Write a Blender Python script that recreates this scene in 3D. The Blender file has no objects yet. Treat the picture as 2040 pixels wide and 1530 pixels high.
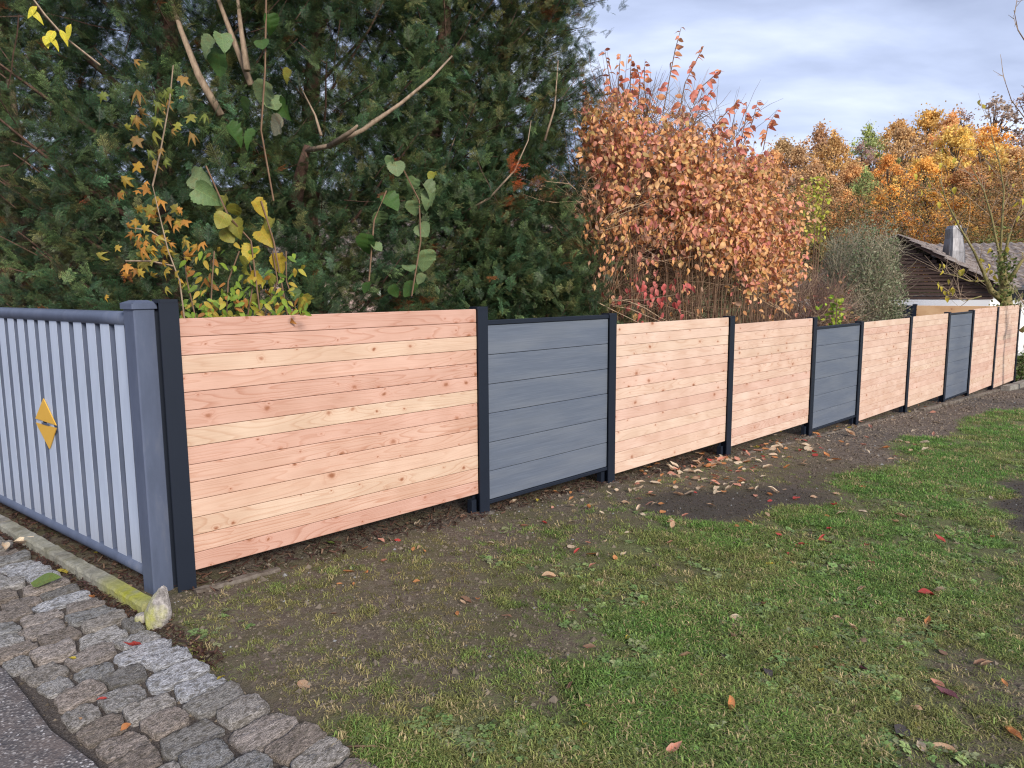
import bpy, math, random
import numpy as np
from mathutils import Matrix, Vector, Euler
SC = bpy.context.scene
COL = SC.collection
rnd = random.Random(7)
rng = np.random.default_rng(7)
PI = math.pi

# ------------------------------------------------------------------ camera
FPX, CX, CY, ZC = 1450.0, 1020.0, 765.0, 1.65
PITCH, ROLL = math.atan(190 / FPX), math.radians(-0.35)
_f = np.array([0, math.cos(PITCH), -math.sin(PITCH)])
_r0 = np.array([1.0, 0, 0]); _u0 = np.cross(_r0, _f)
_R = math.cos(ROLL) * _r0 + math.sin(ROLL) * _u0
_U = -math.sin(ROLL) * _r0 + math.cos(ROLL) * _u0
cd = bpy.data.cameras.new('camera'); cam = bpy.data.objects.new('camera', cd); COL.objects.link(cam)
cd.sensor_width = 36; cd.lens = FPX / 2040 * 36; cd.clip_start = .05; cd.clip_end = 2000
cam.matrix_world = Matrix([[_R[0], _U[0], -_f[0], 0], [_R[1], _U[1], -_f[1], 0], [_R[2], _U[2], -_f[2], ZC], [0, 0, 0, 1]])
SC.camera = cam

# ------------------------------------------------------------------ sky and sun
SUN_EL, SUN_AZ = math.radians(26), math.radians(152)      # azimuth from +Y towards +X
w = bpy.data.worlds.new('World'); SC.world = w; w.use_nodes = True
nt = w.node_tree; nt.nodes.clear()
def wn(t, **k):
    n = nt.nodes.new(t)
    for a, b in k.items(): setattr(n, a, b)
    return n
sky = wn('ShaderNodeTexSky', sky_type='NISHITA', sun_disc=False, sun_elevation=SUN_EL, sun_rotation=SUN_AZ, air_density=1.0, dust_density=1.5, ozone_density=2.5)
bg = wn('ShaderNodeBackground'); bg.inputs['Strength'].default_value = 0.15
out = wn('ShaderNodeOutputWorld')
tc = wn('ShaderNodeTexCoord'); sep = wn('ShaderNodeSeparateXYZ'); nt.links.new(tc.outputs['Generated'], sep.inputs[0])
zz = wn('ShaderNodeMath', operation='MAXIMUM'); nt.links.new(sep.outputs['Z'], zz.inputs[0]); zz.inputs[1].default_value = 0.0
za = wn('ShaderNodeMath', operation='ADD'); nt.links.new(zz.outputs[0], za.inputs[0]); za.inputs[1].default_value = 0.22
dx = wn('ShaderNodeMath', operation='DIVIDE'); dy = wn('ShaderNodeMath', operation='DIVIDE')
for d, s in ((dx, 'X'), (dy, 'Y')):
    nt.links.new(sep.outputs[s], d.inputs[0]); nt.links.new(za.outputs[0], d.inputs[1])
cmb = wn('ShaderNodeCombineXYZ'); nt.links.new(dx.outputs[0], cmb.inputs[0]); nt.links.new(dy.outputs[0], cmb.inputs[1])
mp = wn('ShaderNodeMapping'); mp.inputs['Scale'].default_value = (.85, 1.5, 1); mp.inputs['Rotation'].default_value = (0, 0, -.5); mp.inputs['Location'].default_value = (3.1, 1.35, 0)
nt.links.new(cmb.outputs[0], mp.inputs[0])
cn = wn('ShaderNodeTexNoise'); cn.inputs['Scale'].default_value = 1.25; cn.inputs['Detail'].default_value = 6; cn.inputs['Roughness'].default_value = .5; cn.inputs['Distortion'].default_value = .25
nt.links.new(mp.outputs[0], cn.inputs['Vector'])
cr = wn('ShaderNodeValToRGB'); e = cr.color_ramp.elements
e[0].position = .36; e[0].color = (1.95, 2.25, 3.2, 1)
e[1].position = .68; e[1].color = (4.7, 5.05, 5.9, 1)
k = e.new(.5); k.color = (2.9, 3.3, 4.5, 1)
nt.links.new(cn.outputs['Fac'], cr.inputs[0])
mx = wn('ShaderNodeMix', data_type='RGBA'); mx.inputs[0].default_value = .9
nt.links.new(sky.outputs[0], mx.inputs[6]); nt.links.new(cr.outputs[0], mx.inputs[7])
nt.links.new(mx.outputs[2], bg.inputs[0]); nt.links.new(bg.outputs[0], out.inputs[0])
ld = bpy.data.lights.new('sun', 'SUN'); ld.energy = 2.9; ld.angle = math.radians(16); ld.color = (1, .93, .84)
lo = bpy.data.objects.new('sun', ld); COL.objects.link(lo)
sd = Vector((math.sin(SUN_AZ) * math.cos(SUN_EL), math.cos(SUN_AZ) * math.cos(SUN_EL), math.sin(SUN_EL)))
lo.rotation_euler = sd.to_track_quat('Z', 'Y').to_euler(); lo.location = (5, -10, 12)
vs = SC.view_settings; vs.view_transform = 'Standard'; vs.look = 'None'; vs.exposure = 0.6; vs.gamma = 1; vs.use_curve_mapping = False
SC.cycles.max_bounces = 6; SC.cycles.diffuse_bounces = 3; SC.cycles.transparent_max_bounces = 8
SC.cycles.use_denoising = True; SC.cycles.denoising_prefilter = 'NONE'; SC.cycles.filter_width = 1.2

# ------------------------------------------------------------------ picture <-> place helpers
CAM = np.array([0, 0, ZC])
def ray(x, y): return _R * (x - CX) / FPX - _U * (y - CY) / FPX + _f
def at_y(x, y, Y):
    d = ray(x, y); return CAM + d * (Y / d[1])
AF = math.radians(45.25)
Uf = np.array([math.sin(AF), math.cos(AF)]); Nf = np.array([math.cos(AF), -math.sin(AF)])     # along the fence; towards the lawn
P0 = np.array([-1.6103, 3.5759])
M_ = np.array([-.777, .629]); W_ = np.array([.629, .777])         # along the paving strip; across it
_S = [-50, 0, 1.97, 3.41, 5.38, 7.39, 8.92, 10.96, 13.0, 14.57, 16.48, 18.5, 30, 60]
_Z = [.16, .16, .096, .026, -.072, -.159, -.236, -.320, -.394, -.455, -.532, -.593, -.8, -.9]
def gz(x, y):
    x = np.asarray(x, float); y = np.asarray(y, float)
    s = (x - P0[0]) * Uf[0] + (y - P0[1]) * Uf[1]
    z = np.interp(s, _S, _Z)
    for k in (-1.2, -.6, .6, 1.2): z = z + np.interp(s + k, _S, _Z)
    z = z / 5
    t = x * M_[0] + y * M_[1]; ww = x * W_[0] + y * W_[1]
    lawn = np.clip((ww - 1.38) / .3, 0, 1) * np.clip((x - P0[0]) * Nf[0] + (y - P0[1]) * Nf[1], 0, .4) / .4
    z = z + lawn * (.011 * np.sin(x * 3.1 + 1.3 * np.sin(y * 2.3)) * np.cos(y * 2.7 + x) + .006 * np.sin(x * 9 + y * 4) * np.sin(y * 8.3 - x * 3))
    strip = (ww < 1.43) & (ww > -3)
    edge = np.clip((1.47 - ww) / .08, 0, 1)
    z = z - .032 * edge
    d = np.hypot(x, y)
    z = z + np.clip(d - 46, 0, 400) * .15 * (y > 0) + 0
    return z
def G(px, py, up=0.0):
    p = CAM.copy(); z = .1; d = ray(px, py)
    for _ in range(12):
        p = CAM + d * ((z - ZC) / d[2]); z = float(gz(p[0], p[1])) + up
    return p
def on_line(px, py, P, a):
    n = np.array([math.cos(a), -math.sin(a)]); d = ray(px, py); return CAM + d * ((P @ n) / (d[:2] @ n))

# ------------------------------------------------------------------ object helpers
def tag(o, label=None, cat=None, group=None, kind=None):
    if label: o['label'] = label
    if cat: o['category'] = cat
    if group: o['group'] = group
    if kind: o['kind'] = kind
    return o
def link(name, data, parent=None, loc=None, rot=None):
    o = bpy.data.objects.new(name, data); COL.objects.link(o)
    if parent: o.parent = parent
    if loc is not None: o.location = loc
    if rot is not None: o.rotation_euler = rot
    return o
def empty(name, loc=(0, 0, 0), rz=0):
    o = link(name, None); o.location = loc; o.rotation_euler = (0, 0, rz); o.empty_display_size = .2; return o
def mesh_of(name, V, F, mats, mi=None, smooth=False, attrs=None):
    m = bpy.data.meshes.new(name)
    V = np.asarray(V, np.float32)
    m.from_pydata(V.tolist() if len(V) < 200000 else [tuple(v) for v in V], [], F if isinstance(F, list) else F.tolist())
    for t in (mats if isinstance(mats, (list, tuple)) else [mats]): m.materials.append(t)
    if mi is not None: m.polygons.foreach_set('material_index', np.asarray(mi, np.int32))
    if smooth: m.polygons.foreach_set('use_smooth', [True] * len(m.polygons))
    for k, v in (attrs or {}).items():
        v = np.asarray(v, np.float32)
        if v.ndim == 2:
            a = m.attributes.new(k, 'FLOAT_COLOR', 'POINT'); a.data.foreach_set('color', np.c_[v[:, :3], np.ones(len(v))].astype(np.float32).ravel())
        else:
            a = m.attributes.new(k, 'FLOAT', 'POINT'); a.data.foreach_set('value', v)
    m.update(); return m
def quadmesh(name, V, Fq, mats, smooth=False, attrs=None):
    """fast path for big all-quad or all-tri meshes"""
    m = bpy.data.meshes.new(name); V = np.asarray(V, np.float32); Fq = np.asarray(Fq, np.int32); k = Fq.shape[1]
    m.vertices.add(len(V)); m.vertices.foreach_set('co', V.ravel())
    m.loops.add(Fq.size); m.loops.foreach_set('vertex_index', Fq.ravel())
    m.polygons.add(len(Fq)); m.polygons.foreach_set('loop_start', np.arange(0, Fq.size, k, dtype=np.int32))
    m.polygons.foreach_set('loop_total', np.full(len(Fq), k, np.int32))
    m.materials.append(mats)
    m.update(calc_edges=True)
    if smooth: m.polygons.foreach_set('use_smooth', np.ones(len(Fq), bool))
    for kk, v in (attrs or {}).items():
        v = np.asarray(v, np.float32)
        if v.ndim == 2:
            a = m.attributes.new(kk, 'FLOAT_COLOR', 'POINT'); a.data.foreach_set('color', np.c_[v[:, :3], np.ones(len(v))].astype(np.float32).ravel())
        else:
            a = m.attributes.new(kk, 'FLOAT', 'POINT'); a.data.foreach_set('value', v)
    return m
class MB:
    def __init__(s): s.V = []; s.F = []; s.MI = []
    def add(s, V, F, mi=0):
        b = len(s.V); s.V += [tuple(v) for v in V]; s.F += [tuple(i + b for i in f) for f in F]; s.MI += [mi] * len(F)
    def box(s, x0, x1, y0, y1, z0, z1, mi=0, ch=0.0):
        if ch <= 0:
            s.add([(x, y, z) for z in (z0, z1) for y in (y0, y1) for x in (x0, x1)],
                  [(0, 2, 3, 1), (4, 5, 7, 6), (0, 1, 5, 4), (2, 6, 7, 3), (0, 4, 6, 2), (1, 3, 7, 5)], mi)
        else:   # chamfered on the long X edges
            c = ch; P = [(y0 + c, z0), (y1 - c, z0), (y1, z0 + c), (y1, z1 - c), (y1 - c, z1), (y0 + c, z1), (y0, z1 - c), (y0, z0 + c)]
            V = [(x, y, z) for x in (x0, x1) for (y, z) in P]
            s.add(V, [tuple(range(7, -1, -1)), tuple(range(8, 16))] + [(i, (i + 1) % 8, 8 + (i + 1) % 8, 8 + i) for i in range(8)], mi)
    def post(s, hx, hy, z0, z1, c=.004, mi=0, cx=0, cy=0):
        P = [(hx - c, -hy), (hx, -hy + c), (hx, hy - c), (hx - c, hy), (-hx + c, hy), (-hx, hy - c), (-hx, -hy + c), (-hx + c, -hy)]
        V = [(x + cx, y + cy, z) for z in (z0, z1) for (x, y) in P]
        s.add(V, [tuple(range(7, -1, -1)), tuple(range(8, 16))] + [(i, (i + 1) % 8, 8 + (i + 1) % 8, 8 + i) for i in range(8)], mi)
    def tube(s, pts, rad, n=6, mi=0, cap=True):
        pts = [np.array(p, float) for p in pts]; rs = rad if hasattr(rad, '__len__') else [rad] * len(pts)
        b = len(s.V); up = np.array([0, 0, 1.0])
        for i, p in enumerate(pts):
            t = pts[min(i + 1, len(pts) - 1)] - pts[max(i - 1, 0)]; t = t / (np.linalg.norm(t) + 1e-9)
            a = np.cross(t, up if abs(t[2]) < .9 else np.array([1.0, 0, 0])); a /= np.linalg.norm(a); c = np.cross(t, a)
            for k in range(n):
                q = p + rs[i] * (math.cos(2 * PI * k / n) * a + math.sin(2 * PI * k / n) * c); s.V.append(tuple(q))
        for i in range(len(pts) - 1):
            for k in range(n):
                s.F.append((b + i * n + k, b + i * n + (k + 1) % n, b + (i + 1) * n + (k + 1) % n, b + (i + 1) * n + k)); s.MI.append(mi)
        if cap:
            s.F.append(tuple(b + k for k in range(n - 1, -1, -1))); s.MI.append(mi)
            s.F.append(tuple(b + (len(pts) - 1) * n + k for k in range(n))); s.MI.append(mi)
    def mesh(s, name, mats, smooth=False): return mesh_of(name, s.V, s.F, mats, s.MI, smooth)
    def build(s, name, mats, parent=None, smooth=False, loc=None, rot=None): return link(name, s.mesh(name, mats, smooth), parent, loc, rot)

# ------------------------------------------------------------------ material helpers
class NM:
    def __init__(s, name, rough=.8, spec=.3):
        s.m = bpy.data.materials.new(name); s.m.use_nodes = True; s.t = s.m.node_tree; s.N = s.t.nodes
        s.b = s.N['Principled BSDF']; s.b.inputs['Roughness'].default_value = rough; s.b.inputs['Specular IOR Level'].default_value = spec
    def n(s, t, **k):
        x = s.N.new(t)
        for a, b in k.items(): setattr(x, a, b)
        return x
    def L(s, a, b): s.t.links.new(a, b)
    def val(s, sock, v):
        if hasattr(v, 'is_output') or hasattr(v, 'links'): s.L(v, sock)
        else: sock.default_value = v
    def math(s, op, a, b=None, c=None, clamp=False):
        x = s.n('ShaderNodeMath', operation=op, use_clamp=clamp); s.val(x.inputs[0], a)
        if b is not None: s.val(x.inputs[1], b)
        if c is not None: s.val(x.inputs[2], c)
        return x.outputs[0]
    def co(s, kind='Object', scale=(1, 1, 1), rot=(0, 0, 0), vec=None):
        m = s.n('ShaderNodeMapping'); m.inputs['Scale'].default_value = scale; m.inputs['Rotation'].default_value = rot
        s.L(vec if vec is not None else s.n('ShaderNodeTexCoord').outputs[kind], m.inputs[0]); return m.outputs[0]
    def noise(s, vec, scale, detail=3, rough=.55, dist=0.0, out='Fac'):
        x = s.n('ShaderNodeTexNoise'); s.L(vec, x.inputs['Vector'])
        for a, v in (('Scale', scale), ('Detail', detail), ('Roughness', rough), ('Distortion', dist)): x.inputs[a].default_value = v
        return x.outputs[out]
    def ramp(s, fac, stops, interp='LINEAR'):
        x = s.n('ShaderNodeValToRGB'); x.color_ramp.interpolation = interp; el = x.color_ramp.elements
        while len(el) > 1: el.remove(el[-1])
        el[0].position = stops[0][0]; el[0].color = cc(stops[0][1])
        for p, c in stops[1:]: el.new(p).color = cc(c)
        s.L(fac, x.inputs[0]); return x.outputs[0]
    def mix(s, fac, a, b, mode='MIX'):
        x = s.n('ShaderNodeMix', data_type='RGBA', blend_type=mode); s.val(x.inputs[0], fac)
        s.val(x.inputs[6], cc(a) if isinstance(a, (tuple, float, int)) else a); s.val(x.inputs[7], cc(b) if isinstance(b, (tuple, float, int)) else b); return x.outputs[2]
    def color(s, c): s.val(s.b.inputs['Base Color'], cc(c) if isinstance(c, (tuple, float, int)) else c)
    def bump(s, h, strength=.3, dist=.01):
        x = s.n('ShaderNodeBump'); x.inputs['Strength'].default_value = strength; x.inputs['Distance'].default_value = dist; s.L(h, x.inputs['Height']); s.L(x.outputs[0], s.b.inputs['Normal'])
    def attr(s, name, typ='GEOMETRY', out='Fac'):
        x = s.n('ShaderNodeAttribute', attribute_name=name, attribute_type=typ); return x.outputs[out]
    def oi(s, out='Random'): return s.n('ShaderNodeObjectInfo').outputs[out]
def cc(c):
    if isinstance(c, (float, int)): return (c, c, c, 1)
    return tuple(c) + (1,) if len(c) == 3 else tuple(c)

def leafy(name, source, rough=.55, trans=.3, spec=.3, stem=(.12, .08, .05)):
    """foliage: colour from the instance ('inst') or from the object ('obj') or the mesh ('mesh')"""
    s = NM(name, rough, spec)
    c = s.attr('col', 'INSTANCER', 'Color') if source == 'inst' else s.attr('col', 'GEOMETRY', 'Color') if source == 'mesh' else s.oi('Color')
    nz = s.noise(s.co('Object', (1, 1, 1)), 45 if source != 'mesh' else 9, 2)
    c = s.mix(1, c, s.ramp(nz, [(.3, (.68, .68, .68)), (.7, (1.25, 1.25, 1.2))]), 'MULTIPLY')
    if source == 'obj':
        tcx = s.n('ShaderNodeTexCoord').outputs['Object']; sp = s.n('ShaderNodeSeparateXYZ'); s.L(tcx, sp.inputs[0]); ay = s.math('ABSOLUTE', sp.outputs[1])
        rib = s.math('LESS_THAN', ay, .014); ph = s.math('FRACT', s.math('MULTIPLY', s.math('SUBTRACT', sp.outputs[0], s.math('MULTIPLY', ay, .8)), 7.0))
        vein = s.math('MAXIMUM', rib, s.math('LESS_THAN', ph, .10)); c = s.mix(s.math('MULTIPLY', vein, .45), c, s.mix(1, c, (1.7, 1.6, 1.5), 'MULTIPLY'))
        blot = s.ramp(s.noise(s.co('Object', (1, 1, 1)), 5, 4, .7), [(.52, 0.0), (.70, .7)]); c = s.mix(blot, c, s.mix(1, c, (1.15, .72, .55), 'MULTIPLY'))
    if source != 'mesh':
        lf = s.attr('stem'); c = s.mix(lf, c, stem)
    s.color(c)
    if trans:
        tr = s.n('ShaderNodeBsdfTranslucent'); s.L(c, tr.inputs[0]); mx = s.n('ShaderNodeMixShader'); mx.inputs[0].default_value = trans
        s.L(s.b.outputs[0], mx.inputs[1]); s.L(tr.outputs[0], mx.inputs[2]); s.L(mx.outputs[0], s.N['Material Output'].inputs[0])
    return s.m

def make_wood(name, tones, knot=(.27, .11, .055), kd=.5):
    s = NM(name, .55, .35)
    r = s.oi('Random'); tcv = s.n('ShaderNodeTexCoord').outputs['Object']
    off = s.n('ShaderNodeCombineXYZ')
    s.L(s.math('MULTIPLY', r, 91.7), off.inputs[0]); s.L(s.math('MULTIPLY', r, 37.3), off.inputs[1]); s.L(s.math('MULTIPLY', r, 53.9), off.inputs[2])
    ad = s.n('ShaderNodeVectorMath', operation='ADD'); s.L(tcv, ad.inputs[0]); s.L(off.outputs[0], ad.inputs[1]); v = ad.outputs[0]
    # knots
    wob = s.n('ShaderNodeVectorMath', operation='MULTIPLY_ADD'); s.L(s.noise(v, 26, 2, .5, 0, 'Color'), wob.inputs[0]); wob.inputs[1].default_value = (.022, .022, .022); s.L(v, wob.inputs[2])
    sx_ = s.n('ShaderNodeSeparateXYZ'); s.L(wob.outputs[0], sx_.inputs[0]); kv = s.n('ShaderNodeCombineXYZ'); s.L(s.math('MULTIPLY', sx_.outputs[0], 5.6), kv.inputs[0]); s.L(s.math('MULTIPLY', sx_.outputs[2], 8.0), kv.inputs[1])
    vo = s.n('ShaderNodeTexVoronoi', voronoi_dimensions='2D'); vo.inputs['Scale'].default_value = 1; s.L(kv.outputs[0], vo.inputs['Vector'])
    sc = s.n('ShaderNodeSeparateColor'); s.L(vo.outputs['Color'], sc.inputs[0])
    pick = s.math('GREATER_THAN', sc.outputs[0], 1 - kd)
    d = vo.outputs['Distance']
    sz = s.math('MULTIPLY_ADD', s.math('POWER', sc.outputs[1], 2.5), .085, .026)
    rel = s.math('DIVIDE', d, sz)                                           # 1 = knot rim
    core = s.math('MULTIPLY', s.math('MULTIPLY', pick, s.math('SUBTRACT', 1.45, rel, clamp=True)), s.math('MULTIPLY_ADD', sc.outputs[2], .6, .5))
    halo = s.math('MULTIPLY', pick, s.math('DIVIDE', 1.0, s.math('MULTIPLY_ADD', s.math('MULTIPLY', rel, rel), .6, 1.0)))
    # growth rings: contours of a long stretched noise, bent round the knots
    gv = s.n('ShaderNodeMapping'); gv.inputs['Scale'].default_value = (.55, 1, 6.5); s.L(v, gv.inputs[0])
    f = s.noise(gv.outputs[0], 1.3, 1.5, .45, .15)
    f = s.math('MULTIPLY_ADD', halo, .16, f)
    ring = s.math('FRACT', s.math('MULTIPLY', f, 19))
    ring = s.ramp(ring, [(0, 0), (.62, .12), (.9, 1), (1, .0)])
    fv = s.n('ShaderNodeMapping'); fv.inputs['Scale'].default_value = (3, 1, 160); s.L(v, fv.inputs[0])
    fine = s.noise(fv.outputs[0], 1.5, 3, .6)
    broad = s.noise(v, 3.2, 2, .5)
    base = s.ramp(s.math('FRACT', s.math('MULTIPLY', r, 7.13)), [(i / max(1, len(tones) - 1), t) for i, t in enumerate(tones)])
    base = s.mix(1, base, s.ramp(broad, [(.3, (.97, .91, .87)), (.7, (1.15, 1.16, 1.17))]), 'MULTIPLY')
    base = s.mix(s.math('MULTIPLY', ring, s.math('MULTIPLY_ADD', s.math('FRACT', s.math('MULTIPLY', r, 23.7)), .5, .18)), base, s.mix(1, base, (.72, .52, .42), 'MULTIPLY'))
    base = s.mix(1, base, s.ramp(fine, [(.3, (.93, .91, .9)), (.7, (1.05, 1.05, 1.05))]), 'MULTIPLY')
    base = s.mix(s.math('MULTIPLY', halo, .55), base, s.mix(1, base, (.80, .50, .38), 'MULTIPLY'))
    base = s.mix(s.math('MULTIPLY', core, 1.1, clamp=True), base, knot)
    s.color(base); s.bump(s.math('ADD', ring, fine), .12, .002)
    return s.m

# ------------------------------------------------------------------ materials
MAT = {}
MAT['larch'] = make_wood('larch_boards', [(0.539, 0.351, 0.270), (0.514, 0.325, 0.252), (0.548, 0.392, 0.293), (0.531, 0.399, 0.293), (0.539, 0.373, 0.279), (0.506, 0.317, 0.248), (0.539, 0.361, 0.274), (0.480, 0.294, 0.229)], kd=.62)
MAT['larch_yellow'] = make_wood('larch_boards_yellow', [(0.706, 0.450, 0.230), (0.647, 0.368, 0.178), (0.706, 0.511, 0.293)], kd=.3)
MAT['larch_far'] = make_wood('larch_boards_pink', [(0.564, 0.395, 0.314), (0.590, 0.449, 0.359), (0.539, 0.369, 0.296), (0.573, 0.439, 0.342), (0.581, 0.422, 0.332)], kd=.55)
s = NM('dark_powder_coat', .5, .28)
s.color(s.mix(s.noise(s.co('Object'), 4, 3), (.009, .013, .022), (.013, .018, .030))); s.bump(s.noise(s.co('Object'), 900, 2), .06, .001); MAT['dark'] = s.m
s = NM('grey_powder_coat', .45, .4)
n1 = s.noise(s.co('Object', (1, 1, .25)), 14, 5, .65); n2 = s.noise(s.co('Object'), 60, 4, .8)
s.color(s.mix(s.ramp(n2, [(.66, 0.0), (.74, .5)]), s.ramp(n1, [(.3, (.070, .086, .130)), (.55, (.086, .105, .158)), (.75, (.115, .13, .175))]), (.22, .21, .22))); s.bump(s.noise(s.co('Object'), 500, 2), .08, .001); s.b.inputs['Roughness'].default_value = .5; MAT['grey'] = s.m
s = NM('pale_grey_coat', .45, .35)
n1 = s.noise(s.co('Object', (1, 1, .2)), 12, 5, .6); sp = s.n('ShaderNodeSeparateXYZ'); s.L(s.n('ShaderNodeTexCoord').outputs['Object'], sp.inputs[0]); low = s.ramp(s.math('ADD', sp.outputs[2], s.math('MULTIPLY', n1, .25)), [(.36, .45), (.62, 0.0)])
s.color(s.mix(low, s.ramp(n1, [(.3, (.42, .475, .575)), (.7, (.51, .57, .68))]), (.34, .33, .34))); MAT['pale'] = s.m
s = NM('yellow_plate', .5, .35); s.color(s.mix(s.noise(s.co('Object'), 20, 3), (.66, .36, .045), (.74, .43, .07))); MAT['yellow'] = s.m
# brushed grey composite board
s = NM('grey_composite', .55, .35)
r = s.oi(); v = s.n('ShaderNodeTexCoord').outputs['Object']; off = s.n('ShaderNodeVectorMath', operation='MULTIPLY_ADD'); cmbo = s.n('ShaderNodeCombineXYZ')
s.L(s.math('MULTIPLY', r, 61), cmbo.inputs[0]); s.L(s.math('MULTIPLY', r, 23), cmbo.inputs[2]); off.inputs[1].default_value = (1, 1, 1); s.L(v, off.inputs[0]); s.L(cmbo.outputs[0], off.inputs[2])
st = s.noise(s.co(scale=(1.2, 1, 60), vec=off.outputs[0]), 2.2, 5, .65); st2 = s.noise(s.co(scale=(.7, 1, 5), vec=off.outputs[0]), 1.6, 3, .5)
c = s.ramp(st, [(.25, (.082, .098, .130)), (.5, (.104, .124, .162)), (.78, (.142, .165, .208))])
c = s.mix(s.math('MULTIPLY', s.ramp(st2, [(.42, 0.0), (.75, 1.0)]), .5), c, (.18, .195, .215))
s.color(c); s.bump(st, .2, .002); MAT['wpc'] = s.m
# concrete kerb
s = NM('mossy_concrete', .9, .2); v = s.n('ShaderNodeTexCoord').outputs['Object']
n1 = s.noise(v, 7, 5, .65); n2 = s.noise(v, 60, 4, .7); n3 = s.noise(v, 2.6, 4, .6)
c = s.ramp(n1, [(.3, (.13, .115, .09)), (.5, (.235, .22, .19)), (.72, (.34, .325, .29))])
c = s.mix(1, c, s.ramp(n2, [(.3, (.72, .72, .72)), (.7, (1.2, 1.2, 1.2))]), 'MULTIPLY')
moss = s.attr('moss'); mk = s.math('MULTIPLY', s.ramp(n3, [(.38, 0.0), (.56, 1.0)]), moss, clamp=True)
c = s.mix(mk, c, s.mix(n2, (.20, .20, .03), (.40, .39, .04)))
s.color(c); s.bump(s.math('ADD', n1, n2), .6, .008); MAT['kerb'] = s.m
s = NM('earthy_edging', .95, .1); n1 = s.noise(s.co('Object'), 12, 5, .7); s.color(s.ramp(n1, [(.35, (.075, .058, .043)), (.6, (.17, .145, .12)), (.75, (.26, .235, .205))])); s.bump(n1, .6, .01); MAT['edging'] = s.m
# cobble stone
s = NM('granite_sett', .72, .35); v0 = s.n('ShaderNodeTexCoord').outputs['Object']; r = s.oi()
off = s.n('ShaderNodeVectorMath', operation='ADD'); cm = s.n('ShaderNodeCombineXYZ'); s.L(s.math('MULTIPLY', r, 43), cm.inputs[0]); s.L(s.math('MULTIPLY', r, 29), cm.inputs[1]); s.L(v0, off.inputs[0]); s.L(cm.outputs[0], off.inputs[1]); v = off.outputs[0]
n1 = s.noise(s.co(scale=(1, 2.6, 1), vec=v), 9, 6, .7, .6); n2 = s.noise(v, 120, 3, .8); n3 = s.noise(v, 22, 5, .7)
tone = s.oi('Color')
c = s.mix(s.ramp(n1, [(.40, 0.0), (.60, 1.0)]), s.mix(1, tone, (.30, .29, .28), 'MULTIPLY'), tone)
c = s.mix(s.ramp(n3, [(.52, 0.0), (.66, .75)]), c, s.mix(1, tone, (1.5, 1.5, 1.5), 'MULTIPLY'))
c = s.mix(1, c, s.ramp(n2, [(.32, (.55, .55, .55)), (.5, (1, 1, 1)), (.68, (1.5, 1.5, 1.5))]), 'MULTIPLY')
c = s.mix(s.math('MULTIPLY', s.ramp(s.noise(v, 6, 3), [(.5, 0.0), (.62, .6)]), 1.0), c, (.10, .085, .06))
s.color(c); s.bump(s.math('ADD', s.math('MULTIPLY', n1, 2.2), n3), .85, .012); MAT['sett'] = s.m
# boulder
s = NM('lichen_rock', .85, .3); v = s.n('ShaderNodeTexCoord').outputs['Object']
n1 = s.noise(v, 14, 6, .7); n2 = s.noise(v, 90, 4, .75); sp = s.n('ShaderNodeSeparateXYZ'); s.L(v, sp.inputs[0])
c = s.ramp(n1, [(.34, (.15, .135, .125)), (.5, (.34, .31, .285)), (.7, (.46, .42, .39))]); c = s.mix(1, c, s.ramp(n2, [(.35, (.6, .6, .6)), (.65, (1.3, 1.3, 1.3))]), 'MULTIPLY')
lm = s.math('MULTIPLY', s.ramp(s.math('ADD', s.math('MULTIPLY', s.noise(v, 9, 4), .6), s.math('MULTIPLY', sp.outputs[0], -1.8)), [(.30, 0.0), (.42, 1.0)]), s.ramp(sp.outputs[2], [(.02, 1.0), (.16, .0)]))
c = s.mix(s.math('MULTIPLY', lm, .8), c, (.36, .36, .07)); s.color(c); s.bump(s.math('ADD', n1, n2), .7, .01); MAT['rock'] = s.m
# asphalt
s = NM('worn_asphalt', .8, .3); v = s.n('ShaderNodeTexCoord').outputs['Object']
vo = s.n('ShaderNodeTexVoronoi'); vo.inputs['Scale'].default_value = 120; s.L(v, vo.inputs['Vector']); sc = s.n('ShaderNodeSeparateColor'); s.L(vo.outputs['Color'], sc.inputs[0])
peb = s.ramp(sc.outputs[0], [(.0, (.07, .065, .068)), (.45, (.14, .125, .12)), (.7, (.25, .23, .215)), (.93, (.50, .47, .45))], 'CONSTANT')
c = s.mix(s.ramp(vo.outputs['Distance'], [(.35, 0.0), (.7, .8)]), peb, (.09, .078, .074))
c = s.mix(s.ramp(s.noise(v, 3.5, 4, .6), [(.50, 0.0), (.66, .55)]), c, (.17, .13, .11))
s.color(c); s.bump(vo.outputs['Distance'], .5, .006); MAT['asphalt'] = s.m
# ground
s = NM('lawn_ground', .9, .2); v = s.n('ShaderNodeTexCoord').outputs['Object']
n1 = s.noise(v, 3.2, 6, .65); n2 = s.noise(v, 38, 5, .7); n3 = s.noise(v, 170, 3, .7)
mud = s.ramp(n2, [(.3, (.080, .060, .044)), (.5, (.142, .110, .082)), (.72, (.225, .185, .148))])
mud = s.mix(s.ramp(n1, [(.42, 0.0), (.6, .75)]), mud, (.115, .105, .048))
gr = s.ramp(n3, [(.3, (.075, .08, .03)), (.5, (.14, .155, .06)), (.7, (.24, .24, .12))]); gr = s.mix(s.ramp(n1, [(.4, 0.0), (.62, .6)]), gr, (.10, .085, .045))
a = s.attr('grass'); gm = s.ramp(s.math('ADD', a, s.math('MULTIPLY', s.math('SUBTRACT', n2, .5), 1.3)), [(.38, 0.0), (.62, 1.0)])
c = s.mix(gm, mud, gr)
n3b = s.noise(s.co('Object', (1, 2.2, 1), (0, 0, .8)), 16, 6, .8)
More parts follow.
